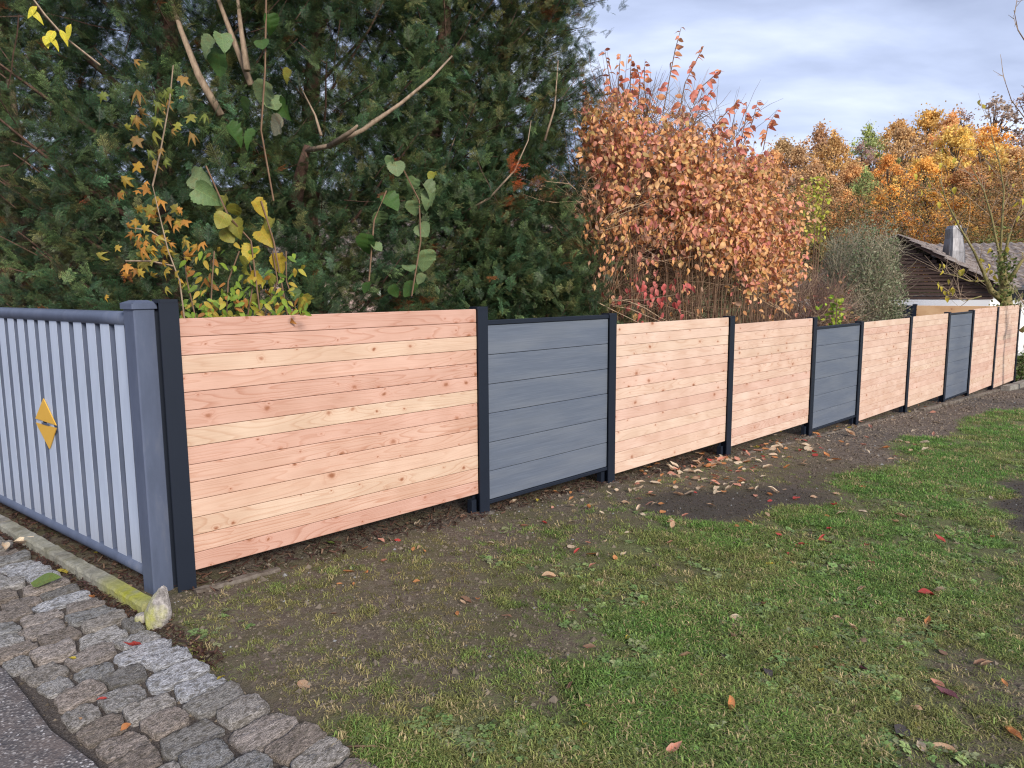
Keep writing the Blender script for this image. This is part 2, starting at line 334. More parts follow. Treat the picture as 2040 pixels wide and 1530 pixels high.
gvv = s.ramp(s.math('ADD', s.math('MULTIPLY', n3, .5), s.math('MULTIPLY', n3b, .5)), [(.43, (.035, .027, .021)), (.5, (.115, .090, .070)), (.57, (.27, .22, .18))]); gv2 = s.attr('gravel')
c = s.mix(s.ramp(s.math('ADD', gv2, s.math('MULTIPLY', s.math('SUBTRACT', n3b, .5), 1.9)), [(.3, 0.0), (.75, 1.0)]), c, gvv)
dk = s.attr('dark'); dkc = s.ramp(n3, [(.3, (.028, .024, .022)), (.6, (.075, .065, .057)), (.75, (.17, .15, .13))])
c = s.mix(s.ramp(s.math('ADD', dk, s.math('MULTIPLY', s.math('SUBTRACT', n2, .5), 1.8)), [(.3, 0.0), (.85, .85)]), c, dkc)
mo = s.attr('mortar'); c = s.mix(mo, c, s.ramp(n3, [(.3, (.045, .035, .029)), (.5, (.10, .082, .070)), (.7, (.21, .18, .155))]))
s.color(c); s.bump(s.math('ADD', s.math('MULTIPLY', n2, 1.5), s.math('MULTIPLY', n3, .8)), .8, .02); MAT['ground'] = s.m
s = NM('yew_bark', .9, .2); n1 = s.noise(s.co('Object', (6, 6, 1.2)), 6, 5, .7)
s.color(s.ramp(n1, [(.3, (.045, .026, .020)), (.55, (.11, .066, .048)), (.75, (.17, .11, .08))])); s.bump(n1, .7, .01); MAT['bark'] = s.m
s = NM('pale_bark', .85, .2); n1 = s.noise(s.co('Object', (6, 6, 2)), 9, 4, .7); s.color(s.ramp(n1, [(.3, (.17, .12, .08)), (.7, (.36, .27, .19))])); MAT['palebark'] = s.m
s = NM('mossy_bark', .9, .2); n1 = s.noise(s.co('Object', (1, 1, 1)), 9, 4, .7); s.color(s.ramp(n1, [(.35, (.13, .10, .045)), (.5, (.25, .21, .09)), (.7, (.10, .12, .03))])); s.bump(n1, .6, .02); MAT['mossbark'] = s.m
s = NM('dry_twig', .85, .2); s.color(s.mix(s.noise(s.co('Object'), 20, 2), (.10, .055, .035), (.25, .16, .10))); MAT['twig'] = s.m
s = NM('forest_bark', .9, .1); s.color((.10, .075, .055)); MAT['fbark'] = s.m
s = NM('footing_concrete', .95, .1); n1 = s.noise(s.co('Object'), 30, 4); s.color(s.ramp(n1, [(.3, (.11, .095, .075)), (.7, (.24, .21, .18))])); s.bump(n1, .6, .01); MAT['footing'] = s.m
MAT['leaf_i'] = leafy('leaf_mass', 'inst'); MAT['leaf_o'] = leafy('single_leaf', 'obj'); MAT['needle'] = leafy('yew_needles', 'inst', .5, .10, .35, (.10, .07, .035))
_t = MAT['needle'].node_tree; _b = _t.nodes['Principled BSDF']; _src = _b.inputs['Base Color'].links[0].from_socket
_a = _t.nodes.new('ShaderNodeAttribute'); _a.attribute_name = 'tip'; _m = _t.nodes.new('ShaderNodeMix'); _m.data_type = 'RGBA'; _m.blend_type = 'MULTIPLY'; _m.inputs[0].default_value = 1
_r = _t.nodes.new('ShaderNodeValToRGB'); _r.color_ramp.elements[0].color = (.62, .62, .66, 1); _r.color_ramp.elements[1].color = (1.9, 1.8, 1.7, 1); _t.links.new(_a.outputs['Fac'], _r.inputs[0])
_t.links.new(_src, _m.inputs[6]); _t.links.new(_r.outputs[0], _m.inputs[7]); _t.links.new(_m.outputs[2], _b.inputs['Base Color'])
MAT['twig_i'] = leafy('twig_mass', 'inst', .85, 0, .1)
MAT['blade'] = leafy('grass_blades', 'inst', .6, .3, .25)
MAT['forest'] = None
s = NM('forest_foliage', .8, .1); c = s.oi('Color'); vv = s.attr('var')
c = s.mix(1, c, s.ramp(vv, [(0, (.66, .62, .62)), (.5, (1, 1, 1)), (1, (1.28, 1.28, 1.12))]), 'MULTIPLY'); s.color(c)
tr = s.n('ShaderNodeBsdfTranslucent'); s.L(c, tr.inputs[0]); mx_ = s.n('ShaderNodeMixShader'); mx_.inputs[0].default_value = .3
s.L(s.b.outputs[0], mx_.inputs[1]); s.L(tr.outputs[0], mx_.inputs[2]); s.L(mx_.outputs[0], s.N['Material Output'].inputs[0]); MAT['forest'] = s.m
s = NM('brown_cladding', .8, .2); n1 = s.noise(s.co('Object', (1, 1, 12)), 3, 4); s.color(s.ramp(n1, [(.3, (.050, .030, .024)), (.7, (.095, .060, .048))])); MAT['cladding'] = s.m
s = NM('old_roof_tiles', .9, .2); n1 = s.noise(s.co('Object', (1, 1, 1)), 7, 5, .7); s.color(s.ramp(n1, [(.3, (.11, .085, .075)), (.5, (.22, .18, .16)), (.7, (.33, .29, .25))])); s.bump(n1, .5, .02); MAT['tiles'] = s.m
s = NM('white_render', .9, .1); n1 = s.noise(s.co('Object'), 3, 3); s.color(s.mix(n1, (.80, .80, .81), (.86, .86, .86))); MAT['white'] = s.m
s = NM('metal_flue', .45, .5); s.b.inputs['Metallic'].default_value = .6; n1 = s.noise(s.co('Object', (9, 9, 1)), 3, 4); s.color(s.ramp(n1, [(.35, (.12, .115, .12)), (.65, (.20, .195, .205))])); MAT['flue'] = s.m
s = NM('window_glass', .15, .6); s.color((.015, .017, .02)); MAT['glass'] = s.m
s = NM('pink_plaster', .9, .1); n1 = s.noise(s.co('Object'), 8, 4); s.color(s.mix(n1, (.50, .33, .28), (.66, .52, .48))); MAT['plaster'] = s.m

# ================================================================== GROUND
def ticks(a, b, lo, hi, step, g=1.12):
    c = list(np.arange(a, b, step)); x = c[-1]; st = step
    while x < hi: st *= g; x += st; c.append(x)
    x = c[0]; st = step
    while x > lo: st *= g; x -= st; c.insert(0, x)
    return np.array(c)
CTRL = [ # px, py, grass, gravel, dark
 (420,1240,.45,0,0),(450,1330,.38,0,0),(520,1210,.3,0,0),(620,1250,.25,0,0),(560,1330,.12,0,0),(700,1330,.12,0,0),(640,1290,.1,0,0),(780,1220,.18,0,0),(900,1240,.12,0,0),(1010,1270,.15,0,0),(600,1400,.15,0,0),(560,1450,.6,0,0),(640,1500,.65,0,0),
 (450,1170,.25,0,0),(700,1120,.28,0,0),(600,1100,.15,0,0),(850,1140,.33,0,0),(1000,1160,.4,0,0),(1000,1060,.28,0,0),(850,1060,.1,0,0),(950,1030,.08,0,0),(1100,1000,.2,0,0),(1150,1060,.38,0,0),(1250,1100,.7,0,0),(1250,1030,.45,0,0),
 (1180,960,.08,0,0),(1300,930,.1,0,0),(1280,970,.2,0,.15),(1330,1000,.1,0,.9),(1400,1010,.1,0,1),(1480,1000,.1,0,1),(1560,990,.1,0,.9),(1620,960,.2,0,.5),(1500,950,.15,0,.2),(1400,950,.2,0,0),(1480,905,.1,.1,0),(1350,1060,.7,0,0),(1450,1070,.9,0,0),(1600,1030,.9,0,0),
 (1600,900,.05,.4,.1),(1650,930,.1,.3,.4),(1700,905,.1,.8,.2),(1720,860,0,1,0),(1800,850,0,1,0),(1860,850,.1,1,0),(1900,815,0,1,0),(1980,800,.05,1,0),(2030,795,.1,.9,0),(1850,890,.9,0,0),(1700,960,.9,0,0),(1950,860,1,0,0),(2035,830,1,0,0),(1990,840,.8,.2,0),
 (1800,960,1,0,0),(1900,1000,1,0,0),(1960,1050,.8,0,0),(2040,980,.1,0,1),(2035,1040,.1,0,1),(2040,1010,.1,0,1),(2100,1010,.1,0,1),(1985,980,.95,0,0),(1995,1030,.9,0,0),(1985,1080,.9,0,0),(2015,930,.9,0,0),(2060,900,.95,0,0),(1930,930,1,0,0),(2025,1090,.5,0,.2),(2030,1150,.6,0,0),(1700,1150,1,0,0),(1500,1200,1,0,0),(1300,1200,.85,0,0),(1150,1150,.65,0,0),(1850,1200,1,0,0),(1980,1250,.7,0,0),
 (1000,1350,.5,0,0),(850,1330,.28,0,0),(750,1400,.33,0,0),(900,1430,.7,0,0),(1050,1450,.8,0,0),(1080,1400,.45,0,0),(1200,1400,.85,0,0),(1400,1350,.95,0,0),(1500,1480,.95,0,0),(1700,1400,.9,0,0),(1850,1420,.6,0,0),(1970,1350,.4,0,0),(1980,1450,.35,0,0),(1880,1500,.5,0,0),(700,1480,.75,0,0),(1700,1300,.95,0,0),
 (2040,1400,.4,0,0),(2040,1250,.5,0,0),(2040,740,1,0,0),(1700,760,.1,0,0),(1400,700,.1,0,0),(2300,900,1,0,0),(2250,1050,.9,0,0),(2200,1150,.85,0,0),(2300,1300,.85,0,0),(2250,1450,.75,0,0),(2600,1200,.9,0,0),(2700,1500,.9,0,0)]
cp = np.array([G(a, b)[:2] for a, b, *_ in CTRL]); cv = np.array([c[2:] for c in CTRL], float)
def zones(x, y):
    x = np.ravel(x); y = np.ravel(y); P = np.c_[x, y]
    q = P / (1 + .12 * np.hypot(x, y))[:, None]; qc = cp / (1 + .12 * np.hypot(cp[:, 0], cp[:, 1]))[:, None]
    out = np.zeros((len(x), 3))
    for i in range(0, len(x), 20000):
        d2 = ((q[i:i + 20000, None, :] - qc[None]) ** 2).sum(-1) + 1e-4
        wt = d2 ** -2.0; out[i:i + 20000] = (wt @ cv) / wt.sum(1, keepdims=True)
    sd_ = (x - P0[0]) * Nf[0] + (y - P0[1]) * Nf[1]                     # + = lawn side of the wooden fence
    near = np.clip(1 - sd_ / .28, 0, 1)
    out[:, 0] *= 1 - .8 * near; out[sd_ < 0, 0] = .05; out[sd_ < 0, 2] = 0; out[sd_ < 0, 1] = 0
    far = np.hypot(x, y) > 24; out[far] = (1, 0, 0)
    return out
tx = ticks(-4.5, 7.5, -420, 420, .05); ty = ticks(1.0, 9.0, -60, 420, .05)
X, Y = np.meshgrid(tx, ty); Z = gz(X, Y); zn = zones(X, Y); ww = X * W_[0] + Y * W_[1]
mort = np.clip((1.42 - ww) / .06, 0, 1).ravel()
nb, na = X.shape; ii = np.arange(nb * na).reshape(nb, na)
F = np.stack([ii[:-1, :-1], ii[:-1, 1:], ii[1:, 1:], ii[1:, :-1]], -1).reshape(-1, 4)
gm_ = quadmesh('lawn', np.c_[X.ravel(), Y.ravel(), Z.ravel()], F, MAT['ground'], True, {'grass': zn[:, 0], 'gravel': zn[:, 1], 'dark': zn[:, 2], 'mortar': mort})
tag(link('lawn', gm_), kind='structure')

# asphalt sheet of the lane
def tw(t, w_, z=0.0): p = t * M_ + w_ * W_; return (p[0], p[1], z)
b = MB(); n_ = 60
Vs = []
for i in range(n_ + 1):
    t = -6 + i * .3; e_ = .822 + .018 * math.sin(i * 2.3) + .012 * math.sin(i * 5.1)
    Vs += [tw(t, e_, .1545), tw(t, e_ - .01, .158), tw(t, -6, .158)]
b.add(Vs, [f for i in range(n_) for f in ((3 * i, 3 * i + 1, 3 * i + 4, 3 * i + 3)[::1], (3 * i + 1, 3 * i + 2, 3 * i + 5, 3 * i + 4))])
tag(b.build('asphalt_lane', MAT['asphalt']), kind='structure')

# ---- cobbles
pav = tag(MB_ := empty('cobblestone_paving'), kind='structure')
def sett_mesh(i):
    r = random.Random(100 + i); n = 7; V = []; F = []
    ph = [r.uniform(0, 6) for _ in range(6)]; tz = [r.uniform(-.13, .13), r.uniform(-.2, .2), r.uniform(-.2, .2)]
    def outline(a):
        c, s_ = math.cos(a), math.sin(a); q = (abs(c) ** 7 + abs(s_) ** 7) ** (-1 / 7) * (1 + tz[0] * c * s_ + tz[1] * c * c * s_ + tz[2] * c * s_ * s_)
        return q * (.985 + .03 * math.sin(3 * a + ph[1]) + .03 * math.sin(5 * a + ph[2]) + r.uniform(-.018, .018))
    K = 24; rings = [(.0, .0), (.45, .0), (.86, .0), (.965, -.05), (1.0, -.24), (1.02, -1.3)]
    V.append((0, 0, r.uniform(-.03, .05)))
    for rr, z in rings[1:]:
        for k in range(K):
            a = 2 * PI * k / K; q = outline(a) * rr
            V.append((q * math.cos(a) * .5, q * math.sin(a) * .5, z * .6 + r.uniform(-.12, .10) * (1 if z > -1 else 0) + .05 * math.sin(ph[3] + q * math.cos(a) * 5) * (rr < .95)))
    for k in range(K): F.append((0, 1 + k, 1 + (k + 1) % K))
    for j in range(len(rings) - 2):
        for k in range(K): F.append((1 + j * K + k, 1 + (j + 1) * K + k, 1 + (j + 1) * K + (k + 1) % K, 1 + j * K + (k + 1) % K))
    return mesh_of('sett', V, F, MAT['sett'], smooth=True)
setts = [sett_mesh(i) for i in range(20)]
tones = [(.40, .36, .32), (.47, .43, .39), (.33, .31, .285), (.43, .36, .31), (.50, .475, .45), (.37, .305, .255), (.37, .36, .345), (.46, .395, .35)]
t = 1.36; row = 0
ang = math.atan2(W_[1], W_[0])
while t < 6.1:
    dt = .142 + rnd.uniform(-.016, .022); top = 1.405 if t < 2.75 else 1.395
    if 2.0 < t < 2.7: top = 1.38
    w0 = .86 + rnd.uniform(-.02, .02) + (0 if row % 2 else -.0); cells = []
    first = rnd.uniform(.10, .16) if row % 2 else rnd.uniform(.15, .2)
    while w0 < top - .05:
        L_ = first if not cells else rnd.uniform(.15, .215)
        if w0 + L_ > top - .07: L_ = top - w0
        cells.append((w0, L_)); w0 += L_
    for (a0, L_) in cells:
        tt, wc = t + dt / 2 + rnd.uniform(-.008, .008), a0 + L_ / 2
        o = link('cobblestone', rnd.choice(setts), pav)
        big = 1
        o.location = tw(tt, wc, .150 + rnd.uniform(-.009, .008)); o.rotation_euler = (rnd.uniform(-.05, .05), rnd.uniform(-.05, .05), ang + rnd.uniform(-.09, .09) + (PI if rnd.random() < .5 else 0))
        o.scale = ((L_ - rnd.uniform(.006, .022)), (dt - rnd.uniform(.004, .018)), .06)
        c = rnd.choice(tones); k = rnd.uniform(.85, 1.15); o.color = (c[0] * k, c[1] * k, c[2] * k, 1)
        if (wc > 1.26 and rnd.random() < .15) or (2.6 < tt < 3.1 and wc > 1.25): o.color = (.62, .62, .64, 1)
    t += dt; row += 1

# ---- kerb along the metal fence, edging along the wooden fence
MA = math.radians(-51.2); Mk = np.array([math.sin(MA), math.cos(MA)]); Wk = np.array([-Mk[1], Mk[0]]) * -1    # across, towards the garden
kerb = tag(empty('kerb'), kind='structure')
k0 = np.array([-1.745, 3.245])
def kerb_piece(t0, t1, wd, z0, z1, moss_fn, origin, d, nrm, name='kerb_stone', seed=0):
    r = random.Random(seed); n = max(4, int((t1 - t0) / .05)); V = []; A = []
    prof = [(0, z0), (.002, z1 - .012), (.012, z1), (wd - .012, z1), (wd - .002, z1 - .012), (wd, z0)]
    for i in range(n + 1):
        t = t0 + (t1 - t0) * i / n
        for (q, z) in prof:
            p = origin + d * t + nrm * (q + r.uniform(-.003, .003)); V.append((p[0], p[1], z + (r.uniform(-.004, .004) if z > z0 else 0) + (float(gz(*p)) if name == 'edging_stone' else 0))); A.append(moss_fn(t))
    F = [(i * 6 + k, (i + 1) * 6 + k, (i + 1) * 6 + k + 1, i * 6 + k + 1) for i in range(n) for k in range(5)] + [tuple(range(6)), tuple(range(n * 6 + 5, n * 6 - 1, -1))]
    return mesh_of(name, V, F, MAT['kerb' if name != 'edging_stone' or seed == 60 else 'edging'], attrs={'moss': A})
t = 0.0
for i in range(6):
    L_ = .98
    m_ = kerb_piece(t, t + L_, .085, .06, .192, lambda q: max(0, 1.0 - abs(q - .18) * 3.0) + .10, k0, Mk, Wk, seed=i)
    o = link('kerb_stone', m_, kerb); t += L_ + .004
edg = tag(empty('concrete_edging'), kind='structure')
e0 = P0 + Nf * .035 - Uf * .06
for i, (a, b_) in enumerate([(.0, .45), (5.5, 6.4), (6.42, 7.38), (7.4, 8.38), (8.4, 9.38), (9.4, 10.38), (10.4, 11.38), (11.4, 12.38), (12.4, 13.38), (13.4, 14.38), (14.4, 15.4), (15.42, 16.5)]):
    far = a > 10.5
    m_ = kerb_piece(a, b_, .06 if not far else .09, -.15, .012 + (.03 if far else 0) + (.006 if i == 0 else 0), lambda q: .15, e0 + Nf * (.05 if far else 0.02), Uf, Nf, 'edging_stone', seed=20 + i)
    link('edging_stone', m_, edg)
m_ = kerb_piece(16.6, 18.9, .16, -.15, .10, lambda q: 0, e0 + Nf * .12, Uf, Nf, 'edging_stone', seed=60)
link('edging_stone', m_, edg)

# ---- pointed stone at the corner
def rock(name, sx, sy, sz, seed, pointy=0, n1=14, n2=10):
    r = random.Random(seed); V = []; F = []
    dirs = [(r.gauss(0, 1), r.gauss(0, 1), r.gauss(0, 1), r.uniform(.05, .16)) for _ in range(9)]
    for j in range(n2 + 1):
        th = PI * j / n2
        for i in range(n1):
            a = 2 * PI * i / n1; d = np.array([math.sin(th) * math.cos(a), math.sin(th) * math.sin(a), math.cos(th)])
            k = 1 + .03 * r.uniform(-1, 1)
            for (x, y, z, am) in dirs:
                q = (d[0] * x + d[1] * y + d[2] * z) / math.sqrt(x * x + y * y + z * z); k -= am * max(0, q - .55) * 2
            taper = 1 - pointy * max(0, d[2])
            V.append((d[0] * sx * k * taper, d[1] * sy * k * taper, d[2] * sz * k))
    for j in range(n2):
        for i in range(n1): F.append((j * n1 + i, (j + 1) * n1 + i, (j + 1) * n1 + (i + 1) % n1, j * n1 + (i + 1) % n1))
    return mesh_of(name, V, F, MAT['rock'], smooth=False)
p = G(318, 1238)
o = link('corner_stone', rock('corner_stone', .062, .07, .145, 3, .55), loc=(p[0], p[1], .185), rot=(-.12, .2, .5))
tag(o, 'pointed pale grey rock with yellow lichen leaning against the kerb corner', 'stone')
p = G(283, 1245)
o = link('corner_stone', rock('small_stone', .035, .03, .03, 5), loc=(p[0], p[1], .16))
tag(o, 'small lichen covered stone wedged between the pointed rock and the cobbles', 'stone')

# ================================================================== WOODEN AND GREY PANEL FENCE
POSTS = [-.07, 1.971, 3.415, 5.383, 7.392, 8.916, 10.96, 13.002, 14.57, 16.48, 18.536]
PTOP = [1.605, 1.526, 1.442, 1.36, 1.282, 1.181, 1.179, 1.195, 1.192, 1.207, 1.208]
PAN = [('W', 1.516, .232, 14), ('G', 1.436, .140, 6), ('W', 1.352, .082, 14), ('W', 1.278, .005, 14), ('G', 1.167, -.121, 6), ('W', 1.168, -.20, 15), ('W', 1.18, -.253, 16), ('G', 1.177, -.376, 7), ('W', 1.213, -.427, 18), ('W', 1.218, -.507, 19)]
RZ = PI / 2 - AF
fence = tag(empty('garden_fence', (P0[0], P0[1], 0), RZ), 'long stepped garden fence of larch and grey board panels between slim dark posts', 'fence')
PH = .045
def fence_post(parent, x, y, z0, z1):
    m = MB(); f_ = .009; a = z1 - .012
    m.box(-PH, PH, -PH, -PH + f_, z0, a); m.box(-PH, PH, PH - f_, PH, z0, a); m.box(-.012, .012, -PH + f_, PH - f_, z0, a); o = m.build('fence_post', MAT['dark'], parent, loc=(x, y, 0))
    c = MB(); c.post(PH + .002, PH + .002, z1 - .012, z1 + .004, .006); c.build('post_cap', MAT['dark'], o)
    return o
def w2(s, off=0): return P0 + Uf * s + Nf * off
for i, (s_, zt) in enumerate(zip(POSTS, PTOP)):
    g = w2(s_); zg = float(gz(g[0], g[1])); fence_post(fence, s_, PH - .024 - (.0), zg - .08, zt)
    if i in (1, 2, 3, 4, 5, 6):   # steel bracket and concrete footing at the foot
        b = MB(); b.box(-PH - .045, -PH - .002, .015, .06, zg - .05, zg + .10 + .02 * (i == 4)); b.build('post_bracket', MAT['dark'], fence, loc=(s_, 0, 0))
        b = MB(); K = 14; V = [(0, 0, .004)] + [((.13 + .03 * math.sin(3 * k + i)) * math.cos(2 * PI * k / K), (.10 + .02 * math.sin(2.2 * k)) * math.sin(2 * PI * k / K), -.004) for k in range(K)] + [(.18 * math.cos(2 * PI * k / K), .16 * math.sin(2 * PI * k / K), -.06) for k in range(K)]
        if i in (1, 2): b.add(V, [(0, 1 + k, 1 + (k + 1) % K) for k in range(K)] + [(1 + k, 1 + K + k, 1 + K + (k + 1) % K, 1 + (k + 1) % K) for k in range(K)]); b.build('footing', MAT['footing'], fence, loc=(s_ - .03, .02, zg + .003))
def wood_panel(parent, x0, x1, top, bot, n, mat, y0=0.0):
    core = MB(); core.box(x0, x1, y0 + .012, y0 + .020, bot + .004, top - .004)
    pn = core.build('wood_panel', mat, parent)
    h = (top - bot) / n; bm = MB(); L_ = x1 - x0; bm.box(0, L_, 0, .012, .0012, h - .0012, 0, .0028); me = bm.mesh('board', mat)
    for k in range(n):
        o = link('board', me, pn); o.location = (x0, y0 - rnd.uniform(0, .0016), bot + k * h); o.rotation_euler = (rnd.uniform(-.012, .012), 0, rnd.uniform(-.0004, .0004))
    return pn
def grey_panel(parent, x0, x1, top, bot, n, y0=0.0):
    fr = MB(); fr.box(x0, x1, y0 - .012, y0 + .026, top - .032, top, 0, .003); fr.box(x0, x1, y0 - .012, y0 + .026, bot, bot + .026, 0, .003)
    fr.box(x0, x1, y0 + .018, y0 + .022, bot + .026, top - .032)
    pn = fr.build('grey_panel', MAT['dark'], parent)
    t_, b_ = top - .033, bot + .027; h = (t_ - b_) / n; bm = MB(); bm.box(0, x1 - x0, 0, .017, .0016, h - .0016, 0, .003); me = bm.mesh('board', MAT['wpc'])
    for k in range(n):
        o = link('board', me, pn); o.location = (x0, y0 - rnd.uniform(0, .001), b_ + k * h); o.rotation_euler = (rnd.uniform(-.006, .006), 0, 0)
    return pn
for i, (kd, tp, bt, n) in enumerate(PAN):
    x0, x1 = POSTS[i] + PH - .003, POSTS[i + 1] - PH + .003
    if kd == 'W': wood_panel(fence, x0, x1, tp, bt, n, MAT['larch'] if i < 2 else MAT['larch_far'] if i < 9 else MAT['larch_far'])
    else: grey_panel(fence, x0, x1, tp, bt, n)

# return run behind, going back from the far corner
pc = w2(POSTS[-1]); ra = math.atan2(8.73 - pc[0], 15.76 * 1.12 - pc[1])
q1 = at_y(1823, 606, 18.0); dv = q1[:2] - pc; Lr = float(np.hypot(*dv)); rzr = math.atan2(dv[1], dv[0])
rf = tag(empty('return_fence', (pc[0], pc[1], 0), rzr), 'return run of orange boards and a grey panel seen over the far panels', 'fence')
ztr = float(q1[2])
wood_panel(rf, PH, Lr - PH, ztr - .03, ztr - 1.3, 14, MAT['larch_yellow'])
fence_post(rf, Lr, .0, -.8, ztr)
grey_panel(rf, Lr + PH, Lr + 2.2, ztr - .03, ztr - 1.3, 6)

# ================================================================== METAL PICKET FENCE
AM = math.radians(-51.5); Cm = np.array([-1.79, 3.515]); Mm = np.array([math.sin(AM), math.cos(AM)])
rzm = math.atan2(Mm[1], Mm[0])                   # local +X runs away from the post; local +Y points to the lane
mf = tag(empty('picket_fence', (Cm[0], Cm[1], 0), rzm), 'pale grey metal picket fence with rounded rails, a thick grey post and a yellow diamond', 'fence')
p = MB(); p.post(.052, .052, .10, 1.565, .006); po = p.build('corner_post', MAT['grey'], mf, rot=(0, 0, math.radians(2)))
c = MB(); c.post(.062, .062, 1.565, 1.592, .006)
c.add([(-.062, -.062, 1.592), (.062, -.062, 1.592), (.062, .062, 1.592), (-.062, .062, 1.592), (-.03, -.03, 1.606), (.03, -.03, 1.606), (.03, .03, 1.606), (-.03, .03, 1.606)], [(0, 1, 5, 4), (1, 2, 6, 5), (2, 3, 7, 6), (3, 0, 4, 7), (4, 5, 6, 7)])
c.build('post_cap', MAT['grey'], po)
FRT = 1.0    # local +Y: side of the lane
for zc, rr, nm in ((1.516, .036, 'top_rail'), (.234, .034, 'bottom_rail')):
    r_ = MB(); pts = [(x, 0, zc + (.0)) for x in np.linspace(.05, 3.9, 12)]; r_.tube(pts, rr, 16); r_.build(nm, MAT['grey'], mf, smooth=True)
pk = MB(); pk.box(-.052, .052, -.012, .014, .262, 1.486, 1); pk.box(-.0515, .0515, .0145, .0160, .262, 1.486, 0)  # darker grey body puts the shade of the picket sides into the colour
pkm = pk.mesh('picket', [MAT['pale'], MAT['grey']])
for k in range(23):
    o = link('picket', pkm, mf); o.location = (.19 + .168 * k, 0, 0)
tp = MB()
def plate(name, P):
    m = MB(); V = [(x, .0195, z) for x, z in P] + [(x, .0245, z) for x, z in P]; m.add(V, [(0, 1, 2), (5, 4, 3), (0, 3, 4, 1), (1, 4, 5, 2), (2, 5, 3, 0)]); return m.build(name, MAT['yellow'], mf)
plate('yellow_triangle', [(1.405, .884), (1.09, .876), (1.25, 1.02)]); plate('yellow_triangle', [(1.405, .858), (1.225, .718), (1.09, .860)])
m = MB(); m.box(1.19, 1.30, .0245, .028, .862, .872); m.build('plate_clip', MAT['grey'], mf)

# ================================================================== instanced foliage
def scatter(name, parent, P, R_, S_, C_, I_, variants, label=None, cat=None, kind='stuff'):
    n = len(P); m = bpy.data.meshes.new(name); m.vertices.add(n); m.vertices.foreach_set('co', np.asarray(P, np.float32).ravel())
    for nm, ty, ch, v in (('rot', 'FLOAT_VECTOR', 'vector', R_), ('scl', 'FLOAT', 'value', S_), ('idx', 'INT', 'value', I_)):
        a = m.attributes.new(nm, ty, 'POINT'); a.data.foreach_set(ch, np.asarray(v, np.int32 if ty == 'INT' else np.float32).ravel())
    a = m.attributes.new('col', 'FLOAT_COLOR', 'POINT'); a.data.foreach_set('color', np.c_[np.asarray(C_)[:, :3], np.ones(n)].astype(np.float32).ravel())
    o = link(name, m, parent); tag(o, label, cat, None, kind)
    g = bpy.data.node_groups.new(name, 'GeometryNodeTree'); g.interface.new_socket('Geometry', in_out='INPUT', socket_type='NodeSocketGeometry'); g.interface.new_socket('Geometry', in_out='OUTPUT', socket_type='NodeSocketGeometry')
    N = g.nodes; gi = N.new('NodeGroupInput'); go = N.new('NodeGroupOutput'); iop = N.new('GeometryNodeInstanceOnPoints'); mtp = N.new('GeometryNodeMeshToPoints'); g2i = N.new('GeometryNodeGeometryToInstance')
    for v in variants[::-1]:
        oi = N.new('GeometryNodeObjectInfo'); oi.inputs['Object'].default_value = v; oi.inputs['As Instance'].default_value = False; g.links.new(oi.outputs['Geometry'], g2i.inputs[0])
    def at(nm, ty):
        x = N.new('GeometryNodeInputNamedAttribute'); x.data_type = ty; x.inputs['Name'].default_value = nm; return x.outputs['Attribute']
    e2r = N.new('FunctionNodeEulerToRotation')
    g.links.new(gi.outputs[0], mtp.inputs[0]); g.links.new(mtp.outputs[0], iop.inputs['Points']); g.links.new(g2i.outputs[0], iop.inputs['Instance'])
    iop.inputs['Pick Instance'].default_value = True
    g.links.new(at('idx', 'INT'), iop.inputs['Instance Index']); g.links.new(at('rot', 'FLOAT_VECTOR'), e2r.inputs[0]); g.links.new(e2r.outputs[0], iop.inputs['Rotation']); g.links.new(at('scl', 'FLOAT'), iop.inputs['Scale'])
    g.links.new(iop.outputs[0], go.inputs[0])
    md = o.modifiers.new('scatter', 'NODES'); md.node_group = g
    return o
def hidden(name, me): return bpy.data.objects.new(name, me)        # never linked to the scene: only a source of geometry
def euler_from_dir(D, roll):
    """+X of the variant along D, random roll; arrays"""
    D = D / np.linalg.norm(D, axis=1, keepdims=True); ry = -np.arcsin(np.clip(D[:, 2], -1, 1)); rz = np.arctan2(D[:, 1], D[:, 0]); return np.c_[roll, ry, rz]

